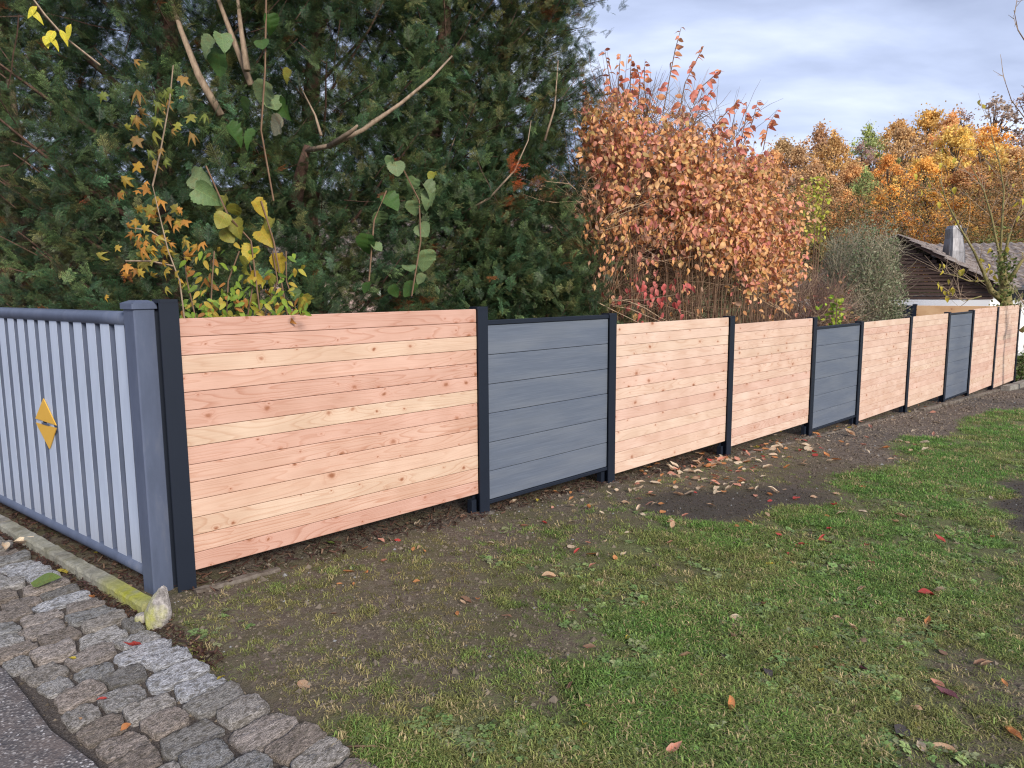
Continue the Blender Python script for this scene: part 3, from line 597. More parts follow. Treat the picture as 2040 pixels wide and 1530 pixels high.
def yew_spray(seed):
    r = random.Random(seed); V = []; T = []; S_ = []; TP_ = []; cur = [0.]
    def needle(p, d, l, wd):
        d = d / np.linalg.norm(d); sd_ = np.cross(d, [r.uniform(-.35, .35), r.uniform(-.35, .35), 1.0]); sd_ /= np.linalg.norm(sd_)
        b_ = len(V); V.extend([p - sd_ * wd * .4, p + d * l * .45 - sd_ * wd * .5, p + d * l, p + d * l * .45 + sd_ * wd * .5]); S_.extend([0] * 4); TP_.extend([cur[0]] * 4); T.append((b_, b_ + 1, b_ + 2, b_ + 3))
    def stemq(a, b_, wd):
        k = len(V); sv = np.array([0, 0, wd]); sy = np.array([0, wd, 0]); V.extend([a - sy, b_ - sy, b_ + sy, a + sy]); S_.extend([1] * 4); TP_.extend([0] * 4); T.append((k, k + 1, k + 2, k + 3))
    def twig(p, d, L_, nn):
        q = np.array(p, float); d = np.array(d, float); st = L_ / nn
        for i in range(nn):
            cur[0] = (i / nn) ** 2
            d = d + np.array([0, r.uniform(-.03, .03), r.uniform(-.07, .02)]); d /= np.linalg.norm(d); q2 = q + d * st; sd_ = np.cross([0, 0, 1.0], d); sd_ /= np.linalg.norm(sd_) + 1e-9
            l = .023 * (1 - .45 * (i / nn) ** 3) * r.uniform(.8, 1.1)
            for sg in (-1, 1): needle(q, d * .55 + sd_ * sg + np.array([0, 0, r.uniform(-.1, .4)]), l, .0038)
            if i % 3 == 0: stemq(q, q + d * st * 3, .0012)
            q = q2
        needle(q, d, .018, .0035)
    twig((0, 0, 0), (1, 0, .1), .21, 21)
    for i in range(8):
        x = .02 + .02 * i; sg = 1 if i % 2 else -1
        twig((x, 0, .003), (1, sg * r.uniform(.8, 1.4), r.uniform(-.1, .25)), r.uniform(.05, .11) * (1 - .35 * i / 8), 9)
    return hidden('yew_spray', quadmesh('yew_spray', V, T, MAT['needle'], attrs={'stem': S_, 'tip': TP_}))
yews = [yew_spray(i) for i in range(5)]

def leaf_mesh(name, mat, L_=1.0, wd=.55, fold=.25, curl=.3, shape='ovate', seed=0, stalk=.2):
    """leaf along +X, base at the origin, unit length"""
    r = random.Random(seed); rows = []
    if shape == 'lobed':
        K = 19; P = []
        for k in range(K):
            a = -PI * .86 + 2 * PI * .86 * k / (K - 1); rr = (.54 if k % 4 == 1 else .24 if k % 4 == 3 else .38) * (1.15 - .25 * abs(a) / PI); rr *= r.uniform(.8, 1.2)
            P.append((.42 + rr * math.cos(a), rr * math.sin(a) * 1.05, -curl * rr * rr + r.uniform(-.03, .03)))
        V = [(.0, 0, 0), (.42, 0, .05)] + P; F = [(1, 2 + k, 3 + k) for k in range(K - 1)] + [(1, K + 1, 0), (1, 0, 2)]
    else:
        N_ = 15 if shape == 'round' else 7; V = []; F = []
        for i in range(N_):
            t = i / (N_ - 1)
            if shape == 'round': h = .5 * math.sin(PI * min(1, t * .92 + .08) ** .78) ** .75 * (1.0 if i < N_ - 1 else 0)
            else: h = wd * .5 * math.sin(PI * t ** .8) ** .9
            if 0 < i < N_ - 1: h *= r.uniform(.95, 1.04) * ((1.06 if i % 2 else .95) if shape == 'round' else 1)
            z = -curl * t * t + .04 * math.sin(t * 7 + seed)
            V += [(t, -h, z + fold * h), (t, 0, z), (t, h * r.uniform(.93, 1.05), z + fold * h * r.uniform(.6, 1.3))]
        for i in range(N_ - 1):
            b_ = 3 * i; F += [(b_, b_ + 3, b_ + 4, b_ + 1), (b_ + 1, b_ + 4, b_ + 5, b_ + 2)]
    st = [0] * len(V)
    if stalk:
        b_ = len(V); V += [(0, -.008, 0), (-stalk, -.008, .02), (-stalk, .008, .02), (0, .008, 0)]; F.append((b_, b_ + 1, b_ + 2, b_ + 3)); st += [1] * 4
    V = [(x * L_, y * L_, z * L_) for x, y, z in V]
    return mesh_of(name, V, F, mat, smooth=True, attrs={'stem': st})
lf_small_i = [hidden('leaf', leaf_mesh('leaf', MAT['leaf_i'], wd=.5 + .08 * i, curl=.1 + .12 * i, fold=.15 + .12 * i, seed=i)) for i in range(4)]

# ================================================================== YEW TREES
def sample_limb(p, d, L_, n, curve, r):
    pts = [np.array(p, float)]; d = np.array(d, float); d /= np.linalg.norm(d)
    for i in range(n):
        d = d + np.array([r.uniform(-.12, .12), r.uniform(-.12, .12), curve + r.uniform(-.06, .06)]); d /= np.linalg.norm(d); pts.append(pts[-1] + d * L_ / n)
    return pts
def behind(p):      # metres behind the two fences (positive = garden side)
    a = -((p[0] - P0[0]) * Nf[0] + (p[1] - P0[1]) * Nf[1])
    nm_ = np.array([Mm[1], -Mm[0]]); b_ = (p[0] - Cm[0]) * nm_[0] + (p[1] - Cm[1]) * nm_[1]
    return min(a, b_)
YEW = [ # x, y, radius, height, limbs, density, label
 (-6.3, 8.2, 1.5, 5.6, 44, 1.0, 'dark yew at the far end of the hedge, cut by the edge of the picture'),
 (-4.15, 6.5, 1.45, 5.6, 60, 1.15, 'dense yew with brownish sprays behind the metal picket fence'),
 (-2.75, 5.75, 1.25, 5.6, 56, 1.0, 'dark yew behind the corner posts, hung with yellow maple leaves'),
 (-1.75, 6.15, 1.25, 5.6, 54, .95, 'yew with a bare reddish trunk fork behind the first wooden panel'),
 (-.95, 7.2, 1.25, 5.9, 54, .85, 'open yew letting sky through, behind the dark post between larch and grey panels'),
 (.30, 7.2, .78, 2.0, 34, 1.2, 'low spreading yew between the tall yews and the orange shrub'),
 (-.44, 7.5, 1.20, 6.0, 70, 1.1, 'tall upright yew at the sky edge of the hedge beside the orange shrub')]
for ti, (tx_, ty_, R0, H, NL, dens, lab) in enumerate(YEW):
    r = random.Random(50 + ti); zg = float(gz(tx_, ty_))
    tree = tag(empty('yew_tree', (tx_, ty_, zg)), lab, 'tree', 'yews behind the fence')
    tr = MB(); lean = (r.uniform(-.1, .1), r.uniform(-.1, .1)); tp_ = [(lean[0] * z_ + .04 * math.sin(z_ * 2), lean[1] * z_, z_) for z_ in np.linspace(-.1, H * .9, 9)]
    tr.tube(tp_, [.13 * (1 - .85 * i / 8) + .01 for i in range(9)], 8); tr.build('trunk', MAT['bark'], tree, smooth=True)
    P, D, Cc, Sx = [], [], [], []; tw_ = MB(); nbig = 0
    for k in range(NL):
        h = .25 + (H - .5) * ((k + .5) / NL) ** .9; az = k * 2.39996 + r.uniform(-.3, .3)
        taper = 1 - .45 * max(0, (h - H * .6) / (H * .4))
        el = r.uniform(.15, .75) + .3 * (h / H); L_ = R0 * taper * r.uniform(.8, 1.12) / math.cos(min(1.0, el)) ** .5
        st = (lean[0] * h, lean[1] * h, h); pts = sample_limb(st, (math.cos(az) * math.cos(el), math.sin(az) * math.cos(el), math.sin(el)), L_, 7, .05, r)
        if k % 5 == 0 and nbig < 12:
            lm = MB(); lm.tube(pts, [.028 * (1 - .12 * i) for i in range(8)], 5); lm.build('branch', MAT['bark'], tree, smooth=True); nbig += 1
        else: tw_.tube(pts, [.016 * (1 - .11 * i) for i in range(8)], 4, cap=False)
        az0 = az
        for j in range(int(20 * dens)):
            f_ = r.uniform(.22, 1.0) ** .8; q = np.array(pts[int(f_ * 7 - 1e-6)]) + np.array([r.gauss(0, .08), r.gauss(0, .08), r.gauss(0, .08)]); ax = az0 + r.uniform(-1.5, 1.5); e2 = r.uniform(-.15, .95)
            dsub = (math.cos(ax) * math.cos(e2), math.sin(ax) * math.cos(e2), math.sin(e2)); sub = sample_limb(q, dsub, r.uniform(.22, .5), 4, .03, r)
            if j % 3 == 0: tw_.tube(sub, .004, 3, cap=False)
            tone = r.uniform(.6, 1.25); warm = r.random()
            for sp_ in sub[1:]:
                for _ in range(4):
                    wpt = sp_ + np.array([tx_, ty_, 0])
                    if behind(wpt) < .22: continue
                    dd = np.array(dsub) * .4 + np.array([r.gauss(0, .6), r.gauss(0, .6), r.gauss(.35, .45)]); sp_ = sp_ + np.array([r.gauss(0, .05), r.gauss(0, .05), r.gauss(0, .05)])
                    P.append(sp_); D.append(dd); Sx.append(r.uniform(.38, .70))
                    base = np.array((.038, .088, .040)) if warm < .55 else np.array((.085, .135, .050)) if warm < .88 else np.array((.16, .17, .06))
                    if ti == 1 and (sp_[2] < 2.6) and warm > .45: base = np.array((.15, .14, .07))
                    if warm > .985: base = np.array((.20, .06, .02))
                    Cc.append(base * tone * r.uniform(.85, 1.2))
    for k in range(int([3000, 13000, 12000, 9000, 6500, 5000, 7500][ti])):      # outer skin of short sprays, in lumps with gaps
        az = r.uniform(0, 2 * PI)
        if math.cos(az - math.atan2(-ty_, -tx_)) < -.25: continue
        h = r.uniform(.1, H * .97); tp2 = 1 - .45 * max(0, (h - H * .6) / (H * .4)); lump = math.sin(az * 4 + 2.1 * math.sin(h * 2.3 + ti)) * math.sin(h * 3.7 + 1.8 * math.sin(az * 3 + ti * 2))
        if lump < (-.35 if ti < 4 else -.12) and r.random() < .8: continue
        rr = R0 * tp2 * (.80 + .17 * lump + r.gauss(0, .07)); q = np.array([math.cos(az) * rr, math.sin(az) * rr, h])
        if behind(q + np.array([tx_, ty_, 0])) < .20: continue
        P.append(q); D.append(np.array([math.cos(az) * .5 + r.gauss(0, .5), math.sin(az) * .5 + r.gauss(0, .5), r.gauss(.45, .5)])); Sx.append(r.uniform(.42, .78))
        w_ = r.random(); base = np.array((.038, .088, .040)) if w_ < .6 else np.array((.085, .135, .050)) if w_ < .93 else np.array((.14, .15, .06))
        if ti == 1 and h < 2.3 and r.random() < .5: base = np.array((.14, .13, .065))
        if r.random() < .008: base = np.array((.20, .06, .02))
        Cc.append(base * (1.15 + .7 * lump) * r.uniform(.55, 1.4))
    tw_.build('twigs', MAT['bark'], tree)['kind'] = 'stuff'
    P = np.array(P); D = np.array(D); n = len(P)
    scatter('crown', tree, P, euler_from_dir(D, rng.uniform(-.9, .9, n)), np.array(Sx), np.array(Cc), rng.integers(0, 5, n), yews)

# ---- bare pale limbs and stems in front of the yews
def px_limb(pts, rad, mat, name, label, cat='branch', n=6, group=None):
    m = MB(); Wd = [at_y(a, b_, Yv) for a, b_, Yv in pts]; o0 = Wd[0]; rr = [rad * (1 - .7 * i / (len(Wd) - 1)) for i in range(len(Wd))]
    m.tube([q - o0 for q in Wd], rr, n); o = m.build(name, mat, None, True, loc=tuple(o0)); tag(o, label, cat, group); return o
def px_tubes(o0, lst, mat, name, parent, n=5):
    for pts, rad in lst:
        m = MB(); Wd = [at_y(a, b_, Yv) - o0 for a, b_, Yv in pts]; m.tube(Wd, [rad * (1 - .65 * i / (len(Wd) - 1)) for i in range(len(Wd))], n); m.build(name, mat, parent, True)
# the pale limb belongs to the fourth yew: a part of it
tree4 = [o for o in COL.objects if o.get('label', '').startswith('yew with a bare reddish')][0]; o4 = np.array(tree4.location)
px_tubes(o4, [([(575, 460, 5.8), (590, 390, 5.45), (603, 330, 5.25), (612, 290, 5.2)], .07)], MAT['bark'], 'branch', tree4)
px_tubes(o4, [([(612, 300, 5.2), (660, 290, 5.1), (725, 258, 5.05), (800, 205, 5.1), (860, 155, 5.2), (900, 112, 5.4)], .020), ([(655, 292, 5.1), (700, 262, 5.0), (712, 250, 4.95)], .022), ([(640, 270, 5.15), (628, 230, 5.2), (600, 175, 5.3)], .012),
              ([(625, 300, 5.2), (700, 275, 5.3), (735, 245, 5.4), (790, 210, 5.5)], .012)], MAT['palebark'], 'branch', tree4)
tree3 = [o for o in COL.objects if o.get('label', '').startswith('dark yew behind the corner')][0]; o3 = np.array(tree3.location)
px_tubes(o3, [([(440, 230, 4.9), (395, 150, 4.85), (360, 60, 4.85), (335, -20, 4.9)], .030), ([(500, 170, 5.0), (465, 80, 5.0), (435, 0, 5.0), (420, -40, 5)], .024), ([(492, 140, 4.9), (480, 60, 4.95), (470, -30, 5)], .024), ([(20, 160, 5.6), (30, 220, 5.6), (60, 340, 5.8)], .03)], MAT['palebark'], 'branch', tree3)
tree6 = [o for o in COL.objects if o.get('label', '').startswith('tall upright')][0]; o6 = np.array(tree6.location)
px_tubes(o6, [([(920, 425, 6.3), (975, 395, 6.2), (1025, 340, 6.2), (1052, 280, 6.3), (1058, 240, 6.4)], .011), ([(880, 350, 6.5), (900, 290, 6.4), (915, 255, 6.4)], .010), ([(1085, 280, 6.6), (1105, 215, 6.6), (1112, 120, 6.8)], .013), ([(960, 600, 7), (950, 420, 7.2), (960, 300, 7.3)], .05)], MAT['palebark'], 'branch', tree6)

# ================================================================== climbing plants with large leaves
lobed = [leaf_mesh('large_leaf', MAT['leaf_o'], shape='round', fold=.2 + .22 * i, curl=.1 + .28 * i, seed=i) for i in range(4)]
maple = [leaf_mesh('maple_leaf', MAT['leaf_o'], shape='lobed', curl=.5 + .8 * i, seed=i) for i in range(4)]
ovate = [leaf_mesh('ovate_leaf', MAT['leaf_o'], wd=.46, fold=.25, curl=.25 + .2 * i, seed=i) for i in range(3)]
def front(px):      # depth of the fence plane at that picture column
    return float((on_line(px, 620, P0, AF) if px > 335 else on_line(px, 620, Cm, AM))[1])
def hang_leaf(parent, o0, px, py, Yd, size_px, col, mesh, name='leaf', down=1.0):
    q = at_y(px, py, Yd); sz = size_px / FPX * Yd
    d = np.array([rnd.uniform(-.9, .9), -.3 + rnd.uniform(-.6, .6), -down * rnd.uniform(.4, 1)])
    e_ = Matrix.Rotation(0, 3, 'X'); dv_ = Vector(d).normalized(); nrm = Vector((rnd.uniform(-.9, .9), -1, rnd.uniform(-.1, 1.4))); nrm = (nrm - nrm.dot(dv_) * dv_).normalized(); yv = nrm.cross(dv_)
    Mx = Matrix((dv_, yv, nrm)).transposed().to_euler()
    o = link(name, mesh, parent); o.location = tuple(q - o0 - np.array(dv_) * sz * .5); o.rotation_euler = Mx; o.scale = (sz, sz, sz); o.color = tuple(col) + (1,); return o
GR, LG, YG, YE, OR = (.06, .13, .03), (.17, .26, .11), (.28, .30, .05), (.48, .38, .045), (.42, .20, .04)
vine1 = [(398,358,52,LG),(410,388,48,LG),(440,405,42,YG),(442,440,38,YG),(470,452,42,YG),(520,415,44,YE),(527,470,44,YE),(556,525,46,YE),(497,503,42,YE),(485,530,40,YG),(510,555,34,YE),(541,560,30,YG),(468,420,30,YG),(455,470,34,YG),(536,445,28,YG),(508,600,30,YG),(605,606,38,YG),(590,590,30,LG)]
vine1b = [(550,252,46,(.30,.33,.20)),(525,188,58,LG),(413,90,42,LG),(445,82,40,LG),(436,126,54,GR),(470,265,40,GR),(498,272,40,GR),(540,45,34,GR),(522,88,30,GR),(572,150,26,YG),(545,205,44,LG),(560,215,40,GR),(490,215,38,GR)]
vine2 = [(790,336,42,LG),(776,322,26,LG),(822,367,32,LG),(856,377,36,LG),(852,397,34,LG),(824,415,34,LG),(780,400,40,GR),(758,436,36,LG),(843,459,36,LG),(730,486,40,GR),(752,492,28,LG),(848,520,46,LG),(815,534,34,LG),(838,556,30,LG),(816,577,40,GR),(786,580,30,GR),(730,573,28,GR),(860,350,24,YG)]
def vine(lst, stems, lab, mat_leaf, dn=.22, grp=None):
    o0 = G(lst[0][0], 900); base = np.array([0., 0, 0]); Y0 = front(lst[0][0])
    b0 = at_y(lst[len(lst) // 2][0], 640, Y0 + .2); b0[2] = float(gz(b0[0], b0[1]))
    rt = tag(empty('climbing_vine', tuple(b0)), lab, 'plant', grp)
    for st_ in stems:
        m = MB(); m.tube([at_y(a, b_, front(a) + .28) - b0 for a, b_ in st_], .005, 4); m.build('stem', MAT['twig'], rt)
    for a, b_, sz, c in lst:
        k = rnd.uniform(.85, 1.15); hang_leaf(rt, b0, a, b_, front(a) + dn + rnd.uniform(.02, .12), sz * rnd.uniform(.82, 1.0), (c[0] * k * .85, c[1] * k * rnd.uniform(.76, .88), c[2] * k * .85), rnd.choice(mat_leaf), 'leaf')
    return rt
vine(vine1, [[(410, 330), (455, 430), (500, 480), (520, 640)], [(520, 400), (545, 480), (560, 560), (575, 640)]], 'hazel like climber with large green to yellow leaves above the first wooden panel', lobed)
vine(vine1b, [[(530, 0), (528, 140), (520, 260), (545, 400)]], 'tall green shoot with large leaves high up in the yews', lobed)
vine(vine2, [[(800, 330), (835, 400), (838, 480), (820, 590)], [(770, 380), (745, 440), (735, 560)]], 'green climber with serrated leaves in the middle of the yew hedge', lobed)
# field maple with small yellow leaves
b0 = at_y(365, 640, front(365) + .15); b0[2] = float(gz(b0[0], b0[1])); fm = tag(empty('maple_sapling', tuple(b0)), 'thin maple sapling with small orange yellow leaves behind the dark corner post', 'sapling')
for st_ in ([(368, 640), (358, 560), (335, 500), (318, 430), (304, 370)], [(330, 480), (300, 460), (270, 455)], [(345, 530), (300, 520), (250, 520)], [(304, 370), (320, 300), (338, 200), (345, 130)]):
    m = MB(); m.tube([at_y(a, b_, front(350) + .22) - b0 for a, b_ in st_], [.0045, .004, .0035, .003, .002][:len(st_)], 4); m.build('stem', MAT['palebark'], fm)
for k in range(110):
    u_ = rnd.random()
    if u_ < .75: a, b_ = rnd.gauss(305, 42), rnd.gauss(470, 75)
    else: a, b_ = rnd.gauss(310, 45), rnd.gauss(220, 60)
    if b_ > 600: continue
    c = rnd.choice([(.50, .30, .04), (.42, .30, .05), (.50, .24, .05), (.34, .30, .06)]) if b_ > 330 else rnd.choice([(.16, .20, .04), (.28, .28, .05), (.36, .22, .06)])
    hang_leaf(fm, b0, a, b_, front(350) + rnd.uniform(.12, .42), rnd.uniform(11, 24), tuple(np.array(c) * rnd.uniform(.55, 1.0)), rnd.choice(maple), 'leaf')
# privet
b0 = at_y(470, 640, front(470) + .15); b0[2] = float(gz(b0[0], b0[1])); pv = tag(empty('privet_bush', tuple(b0)), 'small privet with bright green leaves just above the first wooden panel', 'bush')
for k in range(6):
    a = 380 + 40 * k; m = MB(); m.tube([at_y(a + rnd.uniform(-20, 20), y_, front(a + 40) + .25) - b0 for y_ in (700, 640, 560, 500)], .004, 4); m.build('stem', MAT['twig'], pv)
for k in range(230):
    a, b_ = rnd.uniform(362, 610), 640 - abs(rnd.gauss(0, 60))
    if b_ < 470: continue
    c = rnd.choice([(.16, .26, .03), (.22, .32, .04), (.12, .20, .03), (.36, .34, .05), (.40, .30, .05), (.35, .16, .04)])
    hang_leaf(pv, b0, a, b_, front(470) + rnd.uniform(.1, .5), rnd.uniform(14, 22), c, rnd.choice(ovate), 'leaf', .5)
b0 = at_y(100, 640, front(100) + .2); b0[2] = float(gz(b0[0], b0[1])); sv = tag(empty('yellow_shoot', tuple(b0)), 'long shoot with a few bright yellow leaves high on the left of the hedge', 'sapling')
m = MB(); m.tube([at_y(a, b_, front(150) + .1) - b0 for a, b_ in ((60, -10), (90, 30), (130, 75), (200, 130))], .005, 4); m.build('stem', MAT['palebark'], sv)
for a, b_, sz in ((100, 72, 36), (92, 82, 26), (108, 80, 26), (63, 22, 30), (136, 62, 30), (128, 70, 26), (72, 28, 26)):
    hang_leaf(sv, b0, a, b_, front(150) + .05, sz, (.55, .50, .05), rnd.choice(ovate), 'leaf')
for (a, b_, lab) in ((1018, 345, 'tuft of dead rust orange needles on a bare yew twig'),):
    q = at_y(a, b_, 5.95); P = np.array([[rnd.gauss(0, .025), rnd.gauss(0, .02), rnd.gauss(0, .06)] for _ in range(16)])
    D = np.array([[rnd.uniform(-.2, .8), rnd.uniform(-.6, .2), rnd.uniform(-.2, 1)] for _ in range(16)])
    # part of the last yew
    P = P + (q - o6)[None]
    scatter('dead_sprays', tree6, P, euler_from_dir(D, rng.uniform(-1, 1, 16)), np.full(16, .55), np.tile((.42, .09, .025), (16, 1)), rng.integers(0, 5, 16), yews)

# ================================================================== ORANGE SHRUB
twig_var = []
def twig_bundle(seed, mat):
    r = random.Random(seed); m = MB()
    for k in range(7):
        d = np.array([1, r.uniform(-.5, .5), r.uniform(-.5, .5)]); p_ = np.array([r.uniform(0, .25), r.uniform(-.06, .06), r.uniform(-.06, .06)]); pts = [p_]
        for j in range(4): d = d + np.array([0, r.uniform(-.3, .3), r.uniform(-.3, .3)]); d /= np.linalg.norm(d); pts.append(pts[-1] + d * .14)
        m.tube(pts, [.0035, .003, .0025, .002, .001], 3, cap=False)
    return hidden('twig_bundle', m.mesh('twig_bundle', mat))
twigs = [twig_bundle(i, MAT['twig_i']) for i in range(4)]
def outline(pts, x): return float(np.interp(x, [p_[0] for p_ in pts], [p_[1] for p_ in pts]))
ORT = [(1150, 200), (1180, 165), (1215, 175), (1240, 160), (1275, 195), (1300, 185), (1335, 215), (1360, 195), (1400, 240), (1440, 225), (1480, 262), (1510, 268), (1550, 310), (1590, 340), (1620, 400), (1660, 455), (1690, 500), (1720, 560)]
b0 = np.array([2.2, 8.3, 0]); b0[2] = float(gz(2.2, 8.3))
osh = tag(empty('orange_shrub', tuple(b0)), 'large shrub in orange and salmon autumn leaf with long upright shoots', 'shrub')
pal = [(.76, .36, .15), (.80, .43, .20), (.76, .33, .22), (.78, .40, .15), (.76, .46, .22), (.62, .42, .16), (.78, .40, .26), (.70, .25, .21), (.74, .34, .17), (.70, .36, .14), (.50, .30, .20)]
LP, LD, LS, LC = [], [], [], []
r = random.Random(5)
def cyl_depth(px): return 8.3 + (px - 1390) / 1450 * 2.2
nst = 0
for k in range(150):                 # stems
    px = r.uniform(1165, 1655); Yd = cyl_depth(px) + r.uniform(-.9, 1.0); ytop = outline(ORT, px) + r.uniform(0, 120) + (18 if k % 4 else 0)
    top = at_y(px, ytop, Yd); bx = b0[0] + (top[0] - b0[0]) * .72 + r.uniform(-.2, .2); bot = np.array([bx, Yd, 0.]); sh_ = max(0, .45 - behind(bot)); bot[:2] -= Nf * sh_; bot[2] = float(gz(bot[0], bot[1]))
    sh_ = max(0, .35 - behind(top)); top[:2] -= Nf * sh_
    pts = [bot + (top - bot) * f_ + np.array([(top[0] - bot[0]) * (f_ ** 2 - f_) * .6, r.uniform(-.04, .04), 0]) + np.array([r.uniform(-.05, .05), 0, 0]) * (0 < f_ < 1) for f_ in np.linspace(0, 1, 8)]
    m = MB(); m.tube([q - b0 for q in pts], [.010, .009, .008, .007, .006, .005, .004, .002], 4); m.build('stem', MAT['twig'], osh); nst += 1
    for j in range(40):
        f_ = r.uniform(.5, 1.0) ** .7; q = bot + (top - bot) * f_; ax = r.uniform(0, 2 * PI); L_ = r.uniform(.08, .42) * (1.15 - f_ * .7)
        tipd = np.array([math.cos(ax), math.sin(ax), r.uniform(-.1, .7)])
        for i_ in range(3):
            pp = q + tipd * L_ * (i_ + 1) / 3; 
            LP.append(pp); LD.append(np.array([r.uniform(-.8, .8), r.uniform(-.9, .3), r.uniform(-1.0, .1)])); LS.append(r.uniform(.045, .075))
            c = np.array(r.choice(pal)); c = c * r.uniform(.75, 1.15)
            LC.append(c)
shoots = [[(1320, 230), (1335, 150), (1345, 100), (1357, 55)], [(1350, 240), (1365, 165), (1385, 125), (1402, 92)], [(1380, 210), (1395, 175), (1430, 145), (1437, 140)], [(1255, 200), (1256, 150), (1258, 112)], [(1225, 220), (1215, 160), (1205, 100)], [(1290, 230), (1283, 165), (1285, 125)],
          [(1410, 270), (1450, 220), (1475, 200)], [(1480, 290), (1500, 240), (1510, 200)], [(1520, 300), (1530, 250), (1548, 220)], [(1475, 290), (1485, 240), (1488, 205)], [(1240, 230), (1232, 170), (1236, 108)], [(1385, 240), (1400, 200), (1420, 180)], [(1185, 260), (1172, 200), (1165, 150)], [(1270, 220), (1275, 160), (1268, 130)]]
SP = []
for sh in shoots:
    Yd = cyl_depth(sh[0][0]) - .3; Wd = [at_y(a, b_, Yd) for a, b_ in sh]; m = MB(); m.tube([q - b0 for q in Wd], [.005] * (len(Wd) - 1) + [.002], 4); m.build('stem', MAT['twig'], osh)
    for f_ in np.linspace(.15, 1, 15):
        i_ = min(int(f_ * (len(Wd) - 1)), len(Wd) - 2); q = Wd[i_] + (Wd[i_ + 1] - Wd[i_]) * (f_ * (len(Wd) - 1) - i_)
        SP.append((q, np.array([r.choice((-1, 1)) * r.uniform(.5, 1), r.uniform(-.5, .2), r.uniform(-.7, .2)]), r.uniform(.075, .11) * (1.2 - .6 * f_), np.array(r.choice([(.68, .27, .17), (.70, .34, .18), (.62, .22, .17)])) * r.uniform(.8, 1.1)))
# low red leaves over the grey panel
for k in range(70):
    a, b_ = r.gauss(1295, 38), r.gauss(592, 22)
    if b_ > 640: continue
    SP.append((at_y(a, b_, 7.0 + r.uniform(0, .4)), np.array([r.uniform(-.6, .6), -.4, -1]), r.uniform(.055, .085), np.array(r.choice([(.58, .14, .13), (.62, .20, .18), (.50, .10, .09)]))))
for k in range(5600):
    a = r.uniform(1160, 1655); o_ = outline(ORT, a); b_ = o_ + 10 + (r.random() ** .8) * (max(440, o_ + 90) + r.gauss(0, 30) - o_)
    if math.sin(a * .045 + 2 * math.sin(b_ * .021)) * math.sin(b_ * .05 + 1.5 * math.sin(a * .03)) > .02 and r.random() < .85: continue
    LP.append(at_y(a, b_, cyl_depth(a) + r.uniform(-1.1, .2) + .5 * max(0, (o_ + 90 - b_) / 90))); LD.append(np.array([r.uniform(-.8, .8), r.uniform(-.8, .1), r.uniform(-1.0, .1)])); LS.append(r.uniform(.030, .085)); pn = math.sin(a * .021 + 1.3) * math.cos(b_ * .026 + a * .008); pk_ = [p_ for p_ in pal if p_[2] > .2] if pn > .15 else [p_ for p_ in pal if p_[1] > .36] if pn < -.3 else pal; LC.append(np.array(r.choice(pk_)) * r.uniform(.55, 1.15))
for k in range(1500):
    a = r.uniform(1170, 1690); b_ = 430 + 215 * r.random() ** 1.3
    if a > 1400 and b_ > 490 and r.random() < .72: continue
    LP.append(at_y(a, b_, cyl_depth(a) - 1 + r.uniform(-.2, .6))); LD.append(np.array([r.uniform(-.6, .6), -.4, -1])); LS.append(r.uniform(.04, .07)); LC.append(np.array(r.choice(pal)) * r.uniform(.7, 1.1))
LP = np.array(LP); LD = np.array(LD); LS = np.array(LS); LC = np.array(LC)
d_ = LP - CAM; pxs = CX + FPX * (d_ @ _R) / (d_ @ _f); pys = CY - FPX * (d_ @ _U) / (d_ @ _f)
keep = np.array([pys[i] > outline(ORT, pxs[i]) - 30 and pxs[i] < 1690 + rng.uniform(-15, 25) and pxs[i] > 1140 and (pys[i] < 470 + rng.exponential(90)) and behind(LP[i]) > .15 for i in range(len(LP))])
LP, LD, LS, LC = LP[keep], LD[keep], LS[keep], LC[keep]
order = np.argsort(np.linalg.norm(LP - CAM, axis=1) + rng.uniform(0, .35, len(LP)))
single = list(order[:140]); rest = order[140:]
ov = [leaf_mesh('shrub_leaf', MAT['leaf_o'], wd=.52 + .05 * i, fold=.2 + .1 * i, curl=.2 + .2 * i, seed=10 + i, stalk=.15) for i in range(3)]
def put_leaf(parent, o0, q, d, sz, c, mesh):
    o = link('leaf', mesh, parent); e_ = euler_from_dir(np.array([d]), np.array([rnd.uniform(-1.5, 1.5)]))[0]; o.location = tuple(q - o0); o.rotation_euler = tuple(e_); o.scale = (sz,) * 3; o.color = (c[0], c[1], c[2], 1)
for i in single: put_leaf(osh, b0, LP[i], LD[i], LS[i], LC[i], rnd.choice(ov))
for q, d, sz, c in SP[:0] + SP[:]: 
    if len([0]) and behind(q) > .1: put_leaf(osh, b0, q, d, sz, c, rnd.choice(ov))
scatter('foliage', osh, LP[rest] - b0, euler_from_dir(LD[rest], rng.uniform(-1.6, 1.6, len(rest))), LS[rest], LC[rest], rng.integers(0, 4, len(rest)), lf_small_i)
TP, TD, TS, TC = [], [], [], []
for k in range(3200):
    px = r.uniform(1160, 1700); lo_ = 640; hi_ = max(outline(ORT, px) + 45, (230 if k % 4 == 0 else 360) + abs(px - 1350) * .25); py = lo_ + 60 - (lo_ + 60 - hi_) * r.random() ** .8
    Yd = cyl_depth(px) + r.uniform(-1.0, .9) ; q = at_y(px, py, Yd)
    if behind(q) < .75: continue
    TP.append(q); TD.append(np.array([r.uniform(-.8, .8), r.uniform(-.5, .5), r.uniform(-.2, 1.2)])); TS.append(r.uniform(.6, 1.2)); k_ = r.uniform(.5, 1.5); TC.append(np.array(r.choice([(.18, .11, .075), (.26, .17, .11), (.38, .27, .18), (.14, .085, .07)])) * k_)
scatter('twigs', osh, np.array(TP) - b0, euler_from_dir(np.array(TD), rng.uniform(-3, 3, len(TP))), np.array(TS), np.array(TC), rng.integers(0, 4, len(TP)), twigs)

